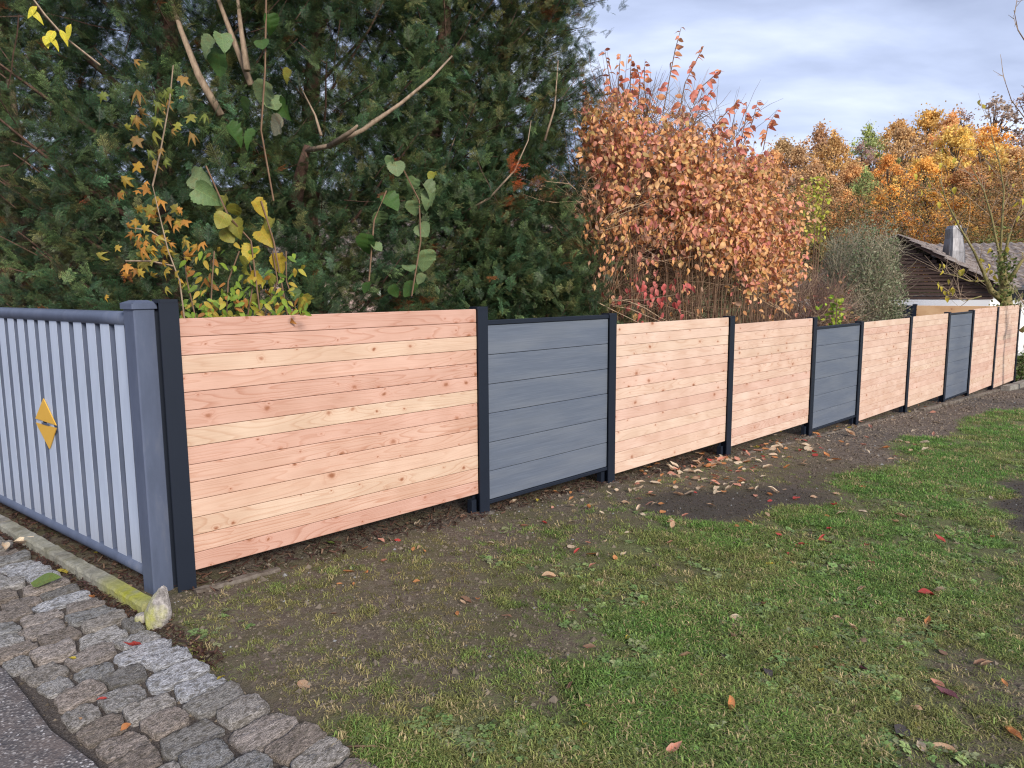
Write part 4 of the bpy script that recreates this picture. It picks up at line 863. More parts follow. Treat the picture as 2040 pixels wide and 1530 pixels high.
# ---- brown twiggy bush and grey green clipped hedge, small yellow green sapling
def leafy_mass(name, lab, cat, c0, fn, n, pal_, size, tw_n, twpal, stems=8, leafdir=(-.8, .8)):
    c0 = np.array(c0, float); c0[2] = float(gz(c0[0], c0[1])); o = tag(empty(name, tuple(c0)), lab, cat)
    for k in range(stems):
        q = fn(.3); m = MB(); m.tube([np.array([q[0] * .15, q[1] * .15, 0]), np.array([q[0] * .5, q[1] * .5, q[2] * .5]), q], [.02, .015, .006], 4); m.build('stem', MAT['twig'], o)
    P = np.array([fn(1) for _ in range(n)]); D = rng.normal(0, 1, (n, 3)); C_ = np.array([np.array(pal_[rng.integers(len(pal_))]) * rng.uniform(.7, 1.25) for _ in range(n)])
    kp = np.array([behind(c0 + q_) > .2 for q_ in P]) | (c0[0] > 9.8); P, D, C_ = P[kp], D[kp], C_[kp]; n = len(P)
    scatter('foliage', o, P, euler_from_dir(D, rng.uniform(-2, 2, n)), rng.uniform(size[0], size[1], n), C_, rng.integers(0, 4, n), lf_small_i)
    P = np.array([fn(1.03) for _ in range(tw_n)]); D = P * .35 + rng.normal(0, .6, P.shape) + np.array([0, 0, .3]); C_ = np.array([np.array(twpal[rng.integers(len(twpal))]) * rng.uniform(.7, 1.3) for _ in range(tw_n)])
    kp = np.array([behind(c0 + q_) > .6 for q_ in P]) | (c0[0] > 9.8); P, D, C_ = P[kp], D[kp], C_[kp]; tw_n = len(P)
    scatter('twigs', o, P * .84, euler_from_dir(D, rng.uniform(-2, 2, tw_n)), rng.uniform(.5, .9, tw_n), C_, rng.integers(0, 4, tw_n), twigs)
    return o
def dome(rx, ry, h):
    def f(k):
        a = rng.uniform(0, 2 * PI); e_ = math.asin(rng.uniform(-.05, 1)); rr = rng.uniform(.72, 1.0) * k * (1 + .05 * math.sin(5 * a) + .04 * math.sin(9 * e_ + 2 * a))
        return np.array([rx * rr * math.cos(a) * math.cos(e_) ** .6, ry * rr * math.sin(a) * math.cos(e_) ** .6, h * rr * math.sin(e_) ** .75 if math.sin(e_) > 0 else 0])
    return f
hc = at_y(1712, 600, 13.0)
leafy_mass('clipped_hedge', 'rounded grey green clipped bush between the orange shrub and the brown shed', 'bush', hc, dome(.66, 1.1, 3.15), 15000, [(.20, .23, .13), (.26, .28, .17), (.15, .19, .09), (.34, .31, .21)], (.03, .055), 1500, [(.36, .31, .22), (.48, .41, .30), (.25, .22, .15)])
hc2 = at_y(1600, 600, 10.9)
leafy_mass('twiggy_bush', 'brown nearly leafless twiggy bush beside the orange shrub', 'bush', hc2, dome(1.0, .7, 2.15), 700, [(.40, .22, .12), (.30, .22, .08), (.45, .16, .12)], (.04, .06), 1500, [(.21, .13, .10), (.28, .18, .13), (.17, .10, .09), (.36, .26, .18)])
hc3 = at_y(1668, 620, 9.9)
leafy_mass('green_sapling', 'small yellow green leaved sapling showing above the second grey panel', 'sapling', hc3, lambda k: np.array([rng.normal(0, .09), rng.normal(0, .08), rng.uniform(1.35, 1.75)]), 110, [(.30, .42, .04), (.40, .45, .06), (.18, .28, .04)], (.05, .08), 6, [(.2, .2, .1)], 2)
hc4 = at_y(1625, 400, 11.5)
leafy_mass('yellow_sapling', 'slim lime yellow sapling top between the orange shrub and the forest', 'sapling', hc4, lambda k: np.array([rng.normal(0, .10), rng.normal(0, .1), rng.uniform(2.6, 3.6)]), 240, [(.45, .50, .06), (.50, .45, .08)], (.05, .08), 14, [(.3, .25, .1)], 3)

# ================================================================== HOUSES
hA = np.array([10.5, 20.0]); g1 = np.array([.80, -.60]); back = np.array([.60, .80])
zr, ze, LG_ = 2.92, 1.60, 2.26
shed = tag(empty('garden_shed', (hA[0], hA[1], -.8)), 'low building with dark brown boarded gable, white base and sloping tiled roof', 'building')
def W3(a, b_, z): p_ = hA + g1 * a + back * b_; return (p_[0] - hA[0], p_[1] - hA[1], z + .8)
gx0 = -2.6
def prism(name, quad2d, z0fn, z1fn, mat, parent): pass
# boards of the gable
m = MB(); zb = 1.30; nbo = 17; bh = (zr - zb) / nbo
for k in range(nbo):
    za_, zb_ = zb + k * bh, zb + (k + 1) * bh - .012
    xr = LG_ * (zr - zb_) / (zr - ze) - .1; xr = min(xr, LG_ - .05); xl = -xr if xr < 2.6 else gx0
    xl = max(gx0, -abs(xr))
    if xr < .05: continue
    V = [W3(xl, .02, za_), W3(xr, .02, za_), W3(xr, .05, zb_), W3(xl, .05, zb_), W3(xl, .12, za_), W3(xr, .12, za_), W3(xr, .12, zb_), W3(xl, .12, zb_)]
    m.add(V, [(0, 1, 2, 3), (5, 4, 7, 6), (0, 4, 5, 1), (3, 2, 6, 7), (0, 3, 7, 4), (1, 5, 6, 2)])
gb = m.build('gable_boards', MAT['cladding'], shed); gb['kind'] = 'stuff'
m = MB(); V = [W3(gx0, 0.0, -.8), W3(LG_ - .1, 0.0, -.8), W3(LG_ - .1, 0.0, 1.29), W3(gx0, 0.0, 1.29), W3(gx0, 9, -.8), W3(LG_ - .1, 9, -.8), W3(LG_ - .1, 9, 1.29), W3(gx0, 9, 1.29)]
m.add(V, [(0, 1, 2, 3), (5, 4, 7, 6), (0, 4, 5, 1), (3, 2, 6, 7), (0, 3, 7, 4), (1, 5, 6, 2)]); m.build('wall', MAT['white'], shed)
def tiled(name, A, Bv, Cv, nx, ny, parent, amp=.028):
    """roof sheet: A corner, Bv along the ridge, Cv down the slope; pantile waves and stepped courses"""
    A, Bv, Cv = map(lambda q: np.array(q, float), (A, Bv, Cv)); nn = np.cross(Bv, Cv); nn /= np.linalg.norm(nn); nn *= 1 if nn[2] > 0 else -1
    V = []; cols = nx * 6; b_ = 0; F = []
    for j in range(ny):
        for (f_, h) in ((j / ny, 0.0), ((j + 1) / ny, .035)):
            for i in range(cols + 1):
                V.append(A + Bv * i / cols + Cv * f_ + nn * (h + amp * math.sin(2 * PI * i / 6) + .006 * math.sin(i * 1.7 + j * 2.9)))
    st = cols + 1
    for rr in range(2 * ny - 1):
        for i in range(cols): F.append((rr * st + i, rr * st + i + 1, (rr + 1) * st + i + 1, (rr + 1) * st + i))
    return link(name, mesh_of(name, V, F, MAT['tiles']), parent)
tiled('roof', W3(-.02, -.18, zr + .10), np.array([back[0], back[1], 0]) * 9.5, np.array([g1[0] * (LG_ + .25), g1[1] * (LG_ + .25), ze - zr - .13]), 32, 9, shed)
tiled('roof', W3(-.0, -.18, zr + .10), np.array([back[0], back[1], 0]) * 9.5, np.array([-g1[0] * (LG_ + .45), -g1[1] * (LG_ + .45), ze - zr - .13]), 32, 9, shed)
m = MB(); a_, b2 = np.array(W3(.0, -.14, zr + .02)), np.array(W3(LG_ + .2, -.14, ze - .12))
m.add([a_, b2, b2 + (0, 0, .10), a_ + (0, 0, .10), a_ + np.array([back[0] * .03, back[1] * .03, 0]), b2 + np.array([back[0] * .03, back[1] * .03, 0]), b2 + np.array([back[0] * .03, back[1] * .03, .10]), a_ + np.array([back[0] * .03, back[1] * .03, .10])], [(0, 1, 2, 3), (5, 4, 7, 6), (0, 4, 5, 1), (3, 2, 6, 7)])
m.build('bargeboard', MAT['cladding'], shed)
# flue: curved metal cowl
m = MB(); c_ = at_y(1900, 500, 21.5); base = c_ - np.array([hA[0], hA[1], -.8]); fw, fh = .22, .85
prof = []
V = []
for j, (z_, kx, sh_) in enumerate([(-.5, 1.3, 0), (.0, 1.15, 0), (.35, .95, -.02), (.62, .85, -.05), (.72, .7, -.03)]):
    for k in range(12):
        a = 2 * PI * k / 12; V.append(base + np.array([fw * kx * (abs(math.cos(a)) ** .6 * np.sign(math.cos(a))) + sh_, .22 * kx * (abs(math.sin(a)) ** .6 * np.sign(math.sin(a))), z_]))
F = [(j * 12 + k, j * 12 + (k + 1) % 12, (j + 1) * 12 + (k + 1) % 12, (j + 1) * 12 + k) for j in range(4) for k in range(12)] + [tuple(range(48, 60))]
ch = link('chimney', mesh_of('chimney', V, F, MAT['flue'], smooth=False), shed)
m = MB(); m.box(.0, .10, -.21, -.17, .48, .66); m.build('flue_opening', MAT['glass'], ch, loc=tuple(base + np.array([.10, -.02, -.02])))
# house behind
hB = np.array([15.5, 26.0]); h2 = tag(empty('neighbour_house', (hB[0], hB[1], -.8)), 'white house with weathered tiled roof and dark window band behind the bare tree', 'house')
dB = np.array([.97, -.24]); bB = np.array([.24, .97])
def Wb(a, b_, z): p_ = dB * a + bB * b_; return (p_[0], p_[1], z + .8)
m = MB(); V = [Wb(0, 0, -.8), Wb(14, 0, -.8), Wb(14, 0, 1.15), Wb(0, 0, 1.15), Wb(0, 6, -.8), Wb(14, 6, -.8), Wb(14, 6, 1.15), Wb(0, 6, 1.15)]; BX = [(0, 1, 2, 3), (5, 4, 7, 6), (0, 4, 5, 1), (3, 2, 6, 7), (0, 3, 7, 4), (1, 5, 6, 2)]
m.add(V, BX); m.build('wall', MAT['white'], h2)
for k in range(7):
    m = MB(); a = k * 2.0; V = [Wb(a + .05, .1, 1.16), Wb(a + 1.95, .1, 1.16), Wb(a + 1.95, .1, 1.6), Wb(a + .05, .1, 1.6), Wb(a + .05, .2, 1.16), Wb(a + 1.95, .2, 1.16), Wb(a + 1.95, .2, 1.6), Wb(a + .05, .2, 1.6)]; m.add(V, BX); m.build('window', MAT['glass'], h2)
m = MB(); m.tube([Wb(-.5, -.65, 1.58), Wb(14, -.65, 1.58)], .07, 8); m.build('gutter', MAT['flue'], h2, True)
tiled('roof', Wb(-.6, 2.6, 3.25), np.array([dB[0], dB[1], 0]) * 15, np.array([-bB[0] * 3.2, -bB[1] * 3.2, -1.6]), 50, 11, h2)
# pale house glimpsed through the yews
h3 = tag(empty('pale_house', (-2.2, 21, -.4)), 'pale pink house with light roof glimpsed through the gaps in the yews', 'house')
m = MB(); m.box(-5, 5, 0, 6, -.2, 2.6); m.build('wall', MAT['plaster'], h3)
tiled('roof', (-5.4, 3, 4.3), (10.8, 0, 0), (0, -3.5, -1.8), 40, 10, h3)
for k in range(4):
    m = MB(); m.box(-4 + 2.4 * k, -3 + 2.4 * k, -.03, .03, .9, 2.1); f_ = m.build('window', MAT['white'], h3); m = MB(); m.box(-3.92 + 2.4 * k, -3.08 + 2.4 * k, -.045, -.031, .98, 2.02); m.build('pane', MAT['glass'], f_)

# ================================================================== FOREST
def crown_mesh(seed, n=7000):
    g_ = np.random.default_rng(seed); V = []; var = []
    nc = 110; cc_ = []
    for k in range(nc):
        a = g_.uniform(0, 2 * PI); z = g_.uniform(0, 1); rr = math.sqrt(g_.uniform(.1, 1)) * (math.sin(PI * (z * .86 + .12)) ** 1.0) * (1 + .22 * math.sin(3 * a + seed) + .15 * math.sin(5 * a + 7 * z)); cc_.append((rr * math.cos(a) * .5, rr * math.sin(a) * .5, z * (1 + .05 * math.sin(2 * a + seed)), g_.uniform(.035, .085), g_.uniform(.0, .95)))
    cc_ = np.array(cc_); per = n // nc
    for (x, y, z, s_, t_) in cc_:
        d = g_.normal(0, 1, (per, 3)); d /= np.linalg.norm(d, axis=1, keepdims=True); q = np.array([x, y, z]) + d * s_ * (np.abs(g_.normal(0, .75, (per, 1)))) * np.array([1.1, 1.1, .85]); V.append(q); var.append(np.clip(t_ + g_.normal(0, .14, per), 0, 1))
    P = np.concatenate(V); var = np.concatenate(var); n = len(P)
    a = g_.normal(0, 1, (n, 3)); a /= np.linalg.norm(a, axis=1, keepdims=True); b_ = np.cross(a, g_.normal(0, 1, (n, 3))); b_ /= np.linalg.norm(b_, axis=1, keepdims=True); sz = g_.uniform(.007, .016, (n, 1))
    Q = np.stack([P - a * sz, P + b_ * sz * .8, P + a * sz, P - b_ * sz * .8], 1).reshape(-1, 3)
    return quadmesh('crown', Q, np.arange(4 * n).reshape(n, 4), MAT['forest'], attrs={'var': np.repeat(var, 4)}), cc_
crowns = [crown_mesh(i, 12500) for i in range(5)] + [crown_mesh(9, 3600)]
def limbs_mesh(cc_):
    m = MB(); m.tube([(0, 0, -.75), (0.005, 0, -.2), (0, 0, .35), (.01, 0, .8)], [.022, .018, .012, .004], 6)
    for (x, y, z, s_, t_) in cc_[::2]: m.tube([(0, 0, max(-.1, z - .35)), (x * .5, y * .5, z - .12), (x, y, z)], [.007, .005, .002], 3, cap=False)
    return m.mesh('trunk', MAT['fbark'])
trunks = [limbs_mesh(c[1]) for c in crowns]
ORG, BRN, YEL, GRN, RUS, PUR = (.82, .46, .14), (.66, .43, .23), (.82, .55, .18), (.44, .50, .20), (.76, .45, .20), (.50, .36, .30)
NAMES = {ORG: 'bright orange', BRN: 'brownish', YEL: 'golden yellow', GRN: 'yellow green', RUS: 'rust coloured', PUR: 'bare purplish brown'}
FOR = [ # px centre, top py, depth, width px, colour
 (1560,285,88,110,BRN),(1640,262,90,130,BRN),(1660,275,84,110,RUS),(1735,262,92,100,GRN),(1720,285,88,110,PUR),(1790,250,96,130,RUS),(1850,228,100,130,YEL),(1800,262,90,110,BRN),(1900,240,96,140,RUS),(1985,195,98,180,PUR),(2060,185,96,170,PUR),(1920,225,104,140,PUR),
 (1960,258,84,150,ORG),(1905,262,80,150,YEL),(2030,300,80,150,BRN),(1590,300,80,100,BRN),(1540,310,82,110,RUS),(1500,320,86,110,BRN),(1620,330,76,120,BRN),(1700,335,78,110,RUS),(1770,315,74,110,ORG),(1845,322,72,110,ORG),(1930,340,70,140,RUS),(2010,350,70,150,BRN),
 (1725,345,68,80,GRN),(1770,375,64,120,ORG),(1690,390,64,100,RUS),(1850,385,62,120,ORG),(1920,400,60,110,ORG),(1985,415,60,120,RUS),(2050,400,60,120,BRN),(1660,400,66,90,BRN),(1800,425,56,100,ORG),(1740,420,58,80,RUS),(1870,432,54,90,ORG),(1930,450,54,80,YEL),(1600,380,72,110,RUS),(1990,455,52,110,GRN),(1540,380,75,110,BRN),(1470,340,80,120,BRN),(1420,360,80,120,RUS),(1360,350,82,120,BRN),(1100,360,82,130,BRN),(1230,350,84,130,RUS),(980,350,84,140,BRN),(860,360,86,140,RUS),(2120,260,90,160,BRN),(2150,380,66,140,RUS)]
cnt = {}
frng = random.Random(3)
ordn = {}
def fkey(px, tpy, c):
    where = 'behind the orange shrub' if px < 1560 else 'above the clipped bush' if px < 1740 else 'above the shed roof' if px < 1860 else 'above the metal chimney' if px < 1945 else 'behind the bare tree'
    return (NAMES[c], 'on the skyline' if tpy < 300 else 'halfway up the slope' if tpy < 380 else 'low on the slope', where)
for f__ in FOR: ordn.setdefault(fkey(f__[0], f__[1], f__[4]), []).append(f__[0])
for i, (px, tpy, dp, wpx, c) in enumerate(FOR):
    q = at_y(px, tpy, dp); zb_ = float(gz(q[0], q[1])); hgt = q[2] - zb_; wd = wpx / FPX * dp * 1.35
    ci = 5 if c == PUR else frng.randrange(5)
    crown_h = hgt * .86
    t_ = empty('forest_tree', (q[0], q[1], zb_), frng.uniform(0, 6)); 
    lab = '%s autumn tree on the wooded slope' % NAMES[c]
    where = 'behind the orange shrub' if px < 1560 else 'above the clipped bush' if px < 1740 else 'above the shed roof' if px < 1860 else 'above the metal chimney' if px < 1945 else 'behind the bare tree'
    rowt = 'on the skyline' if tpy < 300 else 'in the middle of the slope' if tpy < 380 else 'low on the slope'
    ky = fkey(px, tpy, c); al = sorted(ordn[ky]); sfx = '' if len(al) == 1 else ', ' + ['leftmost', 'second', 'third', 'fourth', 'fifth', 'sixth'][al.index(px)] + (' from left' if al.index(px) else '')
    tag(t_, '%s tree %s, %s%s' % (ky + (sfx,)), 'tree', 'autumn trees of the wood')
    cr_ = link('crown', crowns[ci][0], t_); cr_.location = (0, 0, hgt - crown_h); cr_.scale = (wd, wd, crown_h); k = frng.uniform(.85, 1.15); cr_.color = (c[0] * k, c[1] * k * frng.uniform(.93, 1.07), c[2] * k, 1)
    tk = link('trunk', trunks[ci], t_); tk.location = (0, 0, hgt - crown_h); tk.scale = (wd, wd, crown_h)
    tk.scale = (wd, wd, crown_h)
# wooded slope undergrowth so that no bare hill shows
n = 16000; P = []
gg = np.random.default_rng(4); ang_ = gg.uniform(-.15, .85, n); rr_ = gg.uniform(52, 112, n); Px, Py = rr_ * np.sin(ang_), rr_ * np.cos(ang_); Pz = gz(Px, Py) + gg.uniform(0, 3.2, n)
clump = [hidden('clump', crown_mesh(20 + i, 500)[0]) for i in range(2)]
s = NM('undergrowth', .9, .1); c = s.attr('col', 'INSTANCER', 'Color'); s.color(c); 
for k_ in clump: k_.data.materials.clear(); k_.data.materials.append(s.m)
sel = slice(0, 1500)
pc_ = np.array([[(.20, .13, .06), (.30, .16, .06), (.12, .12, .05), (.17, .11, .09)][i] for i in gg.integers(0, 4, 1500)])
scatter('forest_undergrowth', None, np.c_[Px, Py, Pz][sel], np.c_[np.zeros(1500), np.zeros(1500), gg.uniform(0, 6, 1500)], gg.uniform(3, 6, 1500), pc_, gg.integers(0, 2, 1500), clump, 'low brown undergrowth beneath the trees of the wooded slope', 'undergrowth')

# ================================================================== BARE TREE, RIGHT EDGE TREE, OVERHANGING TWIGS
def tree_px(name, lab, base_px, Yd, tubes_, mat, leaves, leafcol, lsize, cat='tree', grow=0, seed=1, spread=.5):
    b0 = at_y(base_px[0], base_px[1], Yd); b0[2] = float(gz(b0[0], b0[1])); o = tag(empty(name, tuple(b0)), lab, cat); r = random.Random(seed); fine = MB(); ends = []
    for i, (pts, rad) in enumerate(tubes_):
        m = MB(); Wd = [at_y(a, b_, Yd + (e_[0] if e_ else 0)) - b0 for a, b_, *e_ in pts]; m.tube(Wd, [rad * (1 - .75 * k / (len(Wd) - 1)) for k in range(len(Wd))], 7); m.build('trunk' if i == 0 else 'branch', mat, o, True)
        for _ in range(grow if i else 0):
            f_ = r.uniform(.2, 1) * (len(Wd) - 1); k = min(int(f_), len(Wd) - 2); q = Wd[k] + (Wd[k + 1] - Wd[k]) * (f_ - k); d = (Wd[k + 1] - Wd[k]); d /= np.linalg.norm(d)
            d = d + np.array([r.uniform(-1, 1), r.uniform(-.6, .6), r.uniform(-.4, 1)]) * spread * 1.6; pp = sample_limb(q, d, r.uniform(.4, 1.4) * spread * 1.6, 5, .03, r); fine.tube(pp, [.009, .007, .006, .005, .004, .003], 3, cap=False); ends += pp[2:]
            for _ in range(2):
                q2 = pp[r.randint(1, 4)]; p3 = sample_limb(q2, np.array([r.uniform(-1, 1), r.uniform(-.6, .6), r.uniform(-.3, 1)]), r.uniform(.2, .6) * spread * 1.6, 3, .02, r); fine.tube(p3, [.005, .004, .003, .002], 3, cap=False); ends += p3[1:]
    if fine.V: fine.build('twigs', MAT['palebark'], o)['kind'] = 'stuff'
    for k in range(leaves):
        q = ends[r.randrange(len(ends))]; put_leaf(o, np.zeros(3), q + np.array([r.uniform(-.05, .05)] * 3), np.array([r.uniform(-.6, .6), -.3, -1]), r.uniform(*lsize), np.array(leafcol) * r.uniform(.8, 1.1), rnd.choice(ov))
    return o
tree_px('bare_tree', 'nearly bare mossy tree with a few yellow leaves behind the far end of the fence', (2008, 640), 17.6,
        [([(2005, 800), (2008, 640), (2004, 590), (1996, 540), (1992, 505)], .20), ([(2000, 600), (1975, 580), (1962, 550), (1952, 520)], .09), ([(1996, 530), (1985, 480), (1975, 430), (1960, 380), (1935, 330)], .035), ([(2000, 520), (2010, 470), (2030, 430), (2060, 380)], .04), ([(1992, 510), (1996, 450), (2000, 380), (1990, 320), (1975, 270)], .032),
         ([(1960, 545), (1940, 500), (1910, 450), (1885, 400), (1870, 350)], .035), ([(1960, 560), (1930, 560), (1900, 548), (1880, 545)], .02), ([(2010, 560), (2035, 520), (2060, 500)], .06), ([(1955, 590), (1920, 600), (1900, 590)], .015)], MAT['mossbark'], 60, (.52, .44, .06), (.10, .17), grow=8, seed=4, spread=.62)
# moss / ivy on the trunk
tree_b = [o for o in COL.objects if o.name == 'bare_tree'][0]; ob = np.array(tree_b.location); n = 320
P = np.array([at_y(2004 + rng.normal(0, 12), rng.uniform(500, 615), 17.35 + rng.uniform(0, .3)) - ob for _ in range(n)])
scatter('ivy', tree_b, P, euler_from_dir(rng.normal(0, 1, (n, 3)), rng.uniform(-2, 2, n)), rng.uniform(.05, .10, n), np.array([np.array([(.10, .14, .03), (.20, .19, .06), (.06, .09, .02)][i]) for i in rng.integers(0, 3, n)]), rng.integers(0, 4, n), lf_small_i)
tree_px('edge_tree', 'leaning lichen covered tree at the picture edge beyond the last fence post', (2038, 760), 15.4,
        [([(2062, 790), (2055, 740), (2044, 690), (2054, 640), (2075, 600)], .075), ([(2046, 700), (2050, 640), (2040, 600)], .03), ([(2034, 660), (2055, 640), (2080, 640)], .05)], MAT['mossbark'], 90, (.26, .27, .12), (.06, .10), grow=8, seed=9, spread=.35)
b_low = at_y(2032, 700, 17.0)
leafy_mass('low_bush', 'small green bush on the lawn beyond the end of the fence', 'bush', b_low, dome(.35, .4, .75), 900, [(.07, .13, .03), (.12, .18, .04)], (.05, .09), 60, [(.12, .10, .06)], 3)
tree_px('overhanging_tree', 'bare twigs of a tree reaching in at the top corner of the sky', (2300, 760), 11.0,
        [([(2300, 900), (2280, 500), (2250, 200), (2220, 50)], .07), ([(2250, 200), (2140, 160), (2060, 110), (2028, 60), (2020, 20)], .016), ([(2270, 330), (2150, 300), (2060, 260), (2015, 200), (1998, 150)], .014), ([(2260, 260), (2150, 240), (2080, 200), (2035, 170)], .01)], MAT['twig'], 0, (0, 0, 0), (0, 0), grow=3, seed=2, spread=.18)

# ================================================================== GRASS, WEEDS, LITTER, LEAVES
def tuft(seed, nb_, h, spread_, lay):
    r = random.Random(seed); V = []; F = []; 
    for k in range(nb_):
        a = r.uniform(0, 2 * PI); ro = spread_ * math.sqrt(r.random()); x, y = ro * math.cos(r.uniform(0, 6.3)), ro * math.sin(r.uniform(0, 6.3)); L_ = h * r.uniform(.5, 1.2); la = lay * r.uniform(.4, 1.3)
        dx_, dy_ = math.cos(a), math.sin(a); wd = r.uniform(.0014, .0032); sx, sy = -dy_ * wd, dx_ * wd; b_ = len(V)
        p1 = (x + dx_ * L_ * .45 * la, y + dy_ * L_ * .45 * la, L_ * .55 * (1.2 - la * .7)); p2 = (x + dx_ * L_ * la, y + dy_ * L_ * la, L_ * (1.05 - la) * .8 + .004)
        V += [(x - sx, y - sy, -.004), (x + sx, y + sy, -.004), (p1[0] + sx * .8, p1[1] + sy * .8, p1[2]), (p1[0] - sx * .8, p1[1] - sy * .8, p1[2]), (p2[0], p2[1], p2[2])]
        F += [(b_, b_ + 1, b_ + 2, b_ + 3), (b_ + 3, b_ + 2, b_ + 4)]
    return hidden('tuft', mesh_of('tuft', V, F, MAT['blade'], attrs={'stem': [0] * len(V)}))
tufts = [tuft(i, 20, .042, .06, 1.25) for i in range(4)] + [tuft(10 + i, 18, .055, .05, 1.12) for i in range(3)]
def rosette(seed):
    r = random.Random(seed); V = []; F = []
    for k in range(7):
        a = 2 * PI * k / 7 + r.uniform(-.3, .3); L_ = r.uniform(.018, .036); wd = L_ * .30; c_, s_ = math.cos(a), math.sin(a); b_ = len(V); z = r.uniform(.002, .009)
        for (u_, v_, h) in ((.1, 0, .002), (.45, -1, z), (.75, -.9, z), (1, 0, z * .5), (.75, .9, z), (.45, 1, z)): V.append((c_ * L_ * u_ - s_ * wd * v_, s_ * L_ * u_ + c_ * wd * v_, h))
        F.append(tuple(range(b_, b_ + 6)))
    return hidden('rosette', mesh_of('rosette', V, F, MAT['leaf_i'], attrs={'stem': [0] * len(V)}))
ros = [rosette(i) for i in range(4)]
g2 = np.random.default_rng(11)
def ground_points(n, rmin, rmax, amin=-.75, amax=.98, power=1.0):
    a = g2.uniform(amin, amax, n); rr = rmin * (rmax / rmin) ** (g2.uniform(0, 1, n) ** power); return rr * np.sin(a), rr * np.cos(a)
def tileable(x, y, f, ph):
    return np.sin(x * f + 1.7 * np.sin(y * f * .8 + ph)) * np.sin(y * f * 1.1 + 1.3 * np.sin(x * f * .7 + ph * 2))
x, y = ground_points(255000, 1.75, 19, power=.85)
zn = zones(x, y); sdv = (x - P0[0]) * Nf[0] + (y - P0[1]) * Nf[1]; ww_ = x * W_[0] + y * W_[1]
patch = .5 + .32 * tileable(x, y, 5.1, .4) + .22 * tileable(x, y, 13, 2) + .15 * tileable(x, y, 29, 4)
ok = (g2.uniform(0, 1, len(x)) < np.clip(zn[:, 0] * 1.75 - .95 + (patch - .5) * 1.6, .06, 1)) & (sdv > .12) & (ww_ > 1.40 + .05 * tileable(x, y, 11, 1)) & (zn[:, 1] + zn[:, 2] < .55)
x, y, zn, patch = x[ok], y[ok], zn[ok], patch[ok]; n = len(x); z = gz(x, y); dist = np.hypot(x, y)
print('tufts', n)
hue = np.clip(.42 + .38 * np.clip((x - .4) / 2.5, 0, 1) + .5 * tileable(x, y, 2.3, 3) + .3 * tileable(x, y, 7.3, 1) + g2.normal(0, .25, n), 0, 1)[:, None]; lush = np.clip(zn[:, :1] * .9 + (patch[:, None] - .5) * .5, 0, 1)
colr = (np.array([.36, .31, .15]) * (1 - hue) + np.array([.24, .31, .11]) * hue) * (1 - lush) + (np.array([.30, .31, .13]) * (1 - hue) + np.array([.17, .32, .09]) * hue) * lush
colr = colr * g2.uniform(.4, 1.25, (n, 1)) * (np.array([.92, .86, .72]) * (1 - lush) + np.array([.87, .95, .68]) * lush); straw = g2.uniform(0, 1, n) < .13; colr[straw] = np.array([.48, .38, .20]) * g2.uniform(.7, 1.1, (straw.sum(), 1))
scatter('grass', None, np.c_[x, y, z], np.c_[g2.uniform(-.2, .2, n), g2.uniform(-.2, .2, n), g2.uniform(0, 6.3, n)], np.clip((.5 + .38 * lush[:, 0]) * g2.uniform(.7, 1.25, n) * (1 + .06 * np.clip(dist - 3, 0, 12)), .4, 2.2), colr, g2.integers(0, 7, n), tufts, 'short trampled lawn grass, patchy on the mud and lush towards the road side', 'grass')
x, y = ground_points(50000, 1.8, 9); zn = zones(x, y); sdv = (x - P0[0]) * Nf[0] + (y - P0[1]) * Nf[1]; ww_ = x * W_[0] + y * W_[1]
pt = tileable(x, y, 4.1, 5) * .6 + tileable(x, y, 9.5, 1) * .4
ok = (g2.uniform(0, 1, len(x)) < np.clip(zn[:, 0] * 1.0 + pt * .5 - .55, 0, 1)) & (sdv > .3) & (ww_ > 1.44) & (zn[:, 1] + zn[:, 2] < .4); x, y = x[ok], y[ok]; n = len(x); z = gz(x, y)
colr = np.array([(.20, .32, .10), (.26, .34, .12), (.17, .24, .09), (.26, .28, .14)])[g2.integers(0, 4, n)] * g2.uniform(.6, 1.25, (n, 1))
scatter('lawn_weeds', None, np.c_[x, y, z + .006], np.c_[g2.uniform(-.35, .35, n), g2.uniform(-.35, .35, n), g2.uniform(0, 6.3, n)], g2.uniform(.35, .95, n), colr, g2.integers(0, 4, n), ros, 'small flat weeds and clover leaves in the lawn', 'ground cover')

# crumbs of soil, bark litter under the fences, pebbles
def crumb(seed):
    r = random.Random(seed); V = [(r.uniform(.6, 1), 0, 0), (0, r.uniform(.5, 1), 0), (-r.uniform(.6, 1), 0, 0), (0, -r.uniform(.5, 1), 0), (0, 0, r.uniform(.4, .8)), (0, 0, -.4)]
    return hidden('crumb', mesh_of('crumb', V, [(0, 1, 4), (1, 2, 4), (2, 3, 4), (3, 0, 4), (1, 0, 5), (2, 1, 5), (3, 2, 5), (0, 3, 5)], MAT['twig_i'], attrs={'stem': [0] * 6}))
crumbs = [crumb(i) for i in range(4)]
def chip(seed):
    r = random.Random(seed); L_ = r.uniform(.8, 1.2); V = [(-L_, -.18, 0), (L_ * .9, -.12, .2 * r.uniform(-1, 1.5)), (L_, .1, .25), (-L_ * .8, .2, .05)]
    return hidden('chip', mesh_of('chip', V, [(0, 1, 2, 3)], MAT['leaf_i'], attrs={'stem': [0] * 4}))
chips = [chip(i) for i in range(4)]
n = 5200; s__ = g2.uniform(-.1, 18.4, n) ; s__ = np.where(g2.uniform(0, 1, n) < .55, g2.uniform(-.1, 5.5, n), s__); off_ = -np.abs(g2.normal(0, .30, n)) + g2.uniform(0, .16, n)
xy = P0[None] + Uf[None] * s__[:, None] + Nf[None] * off_[:, None]
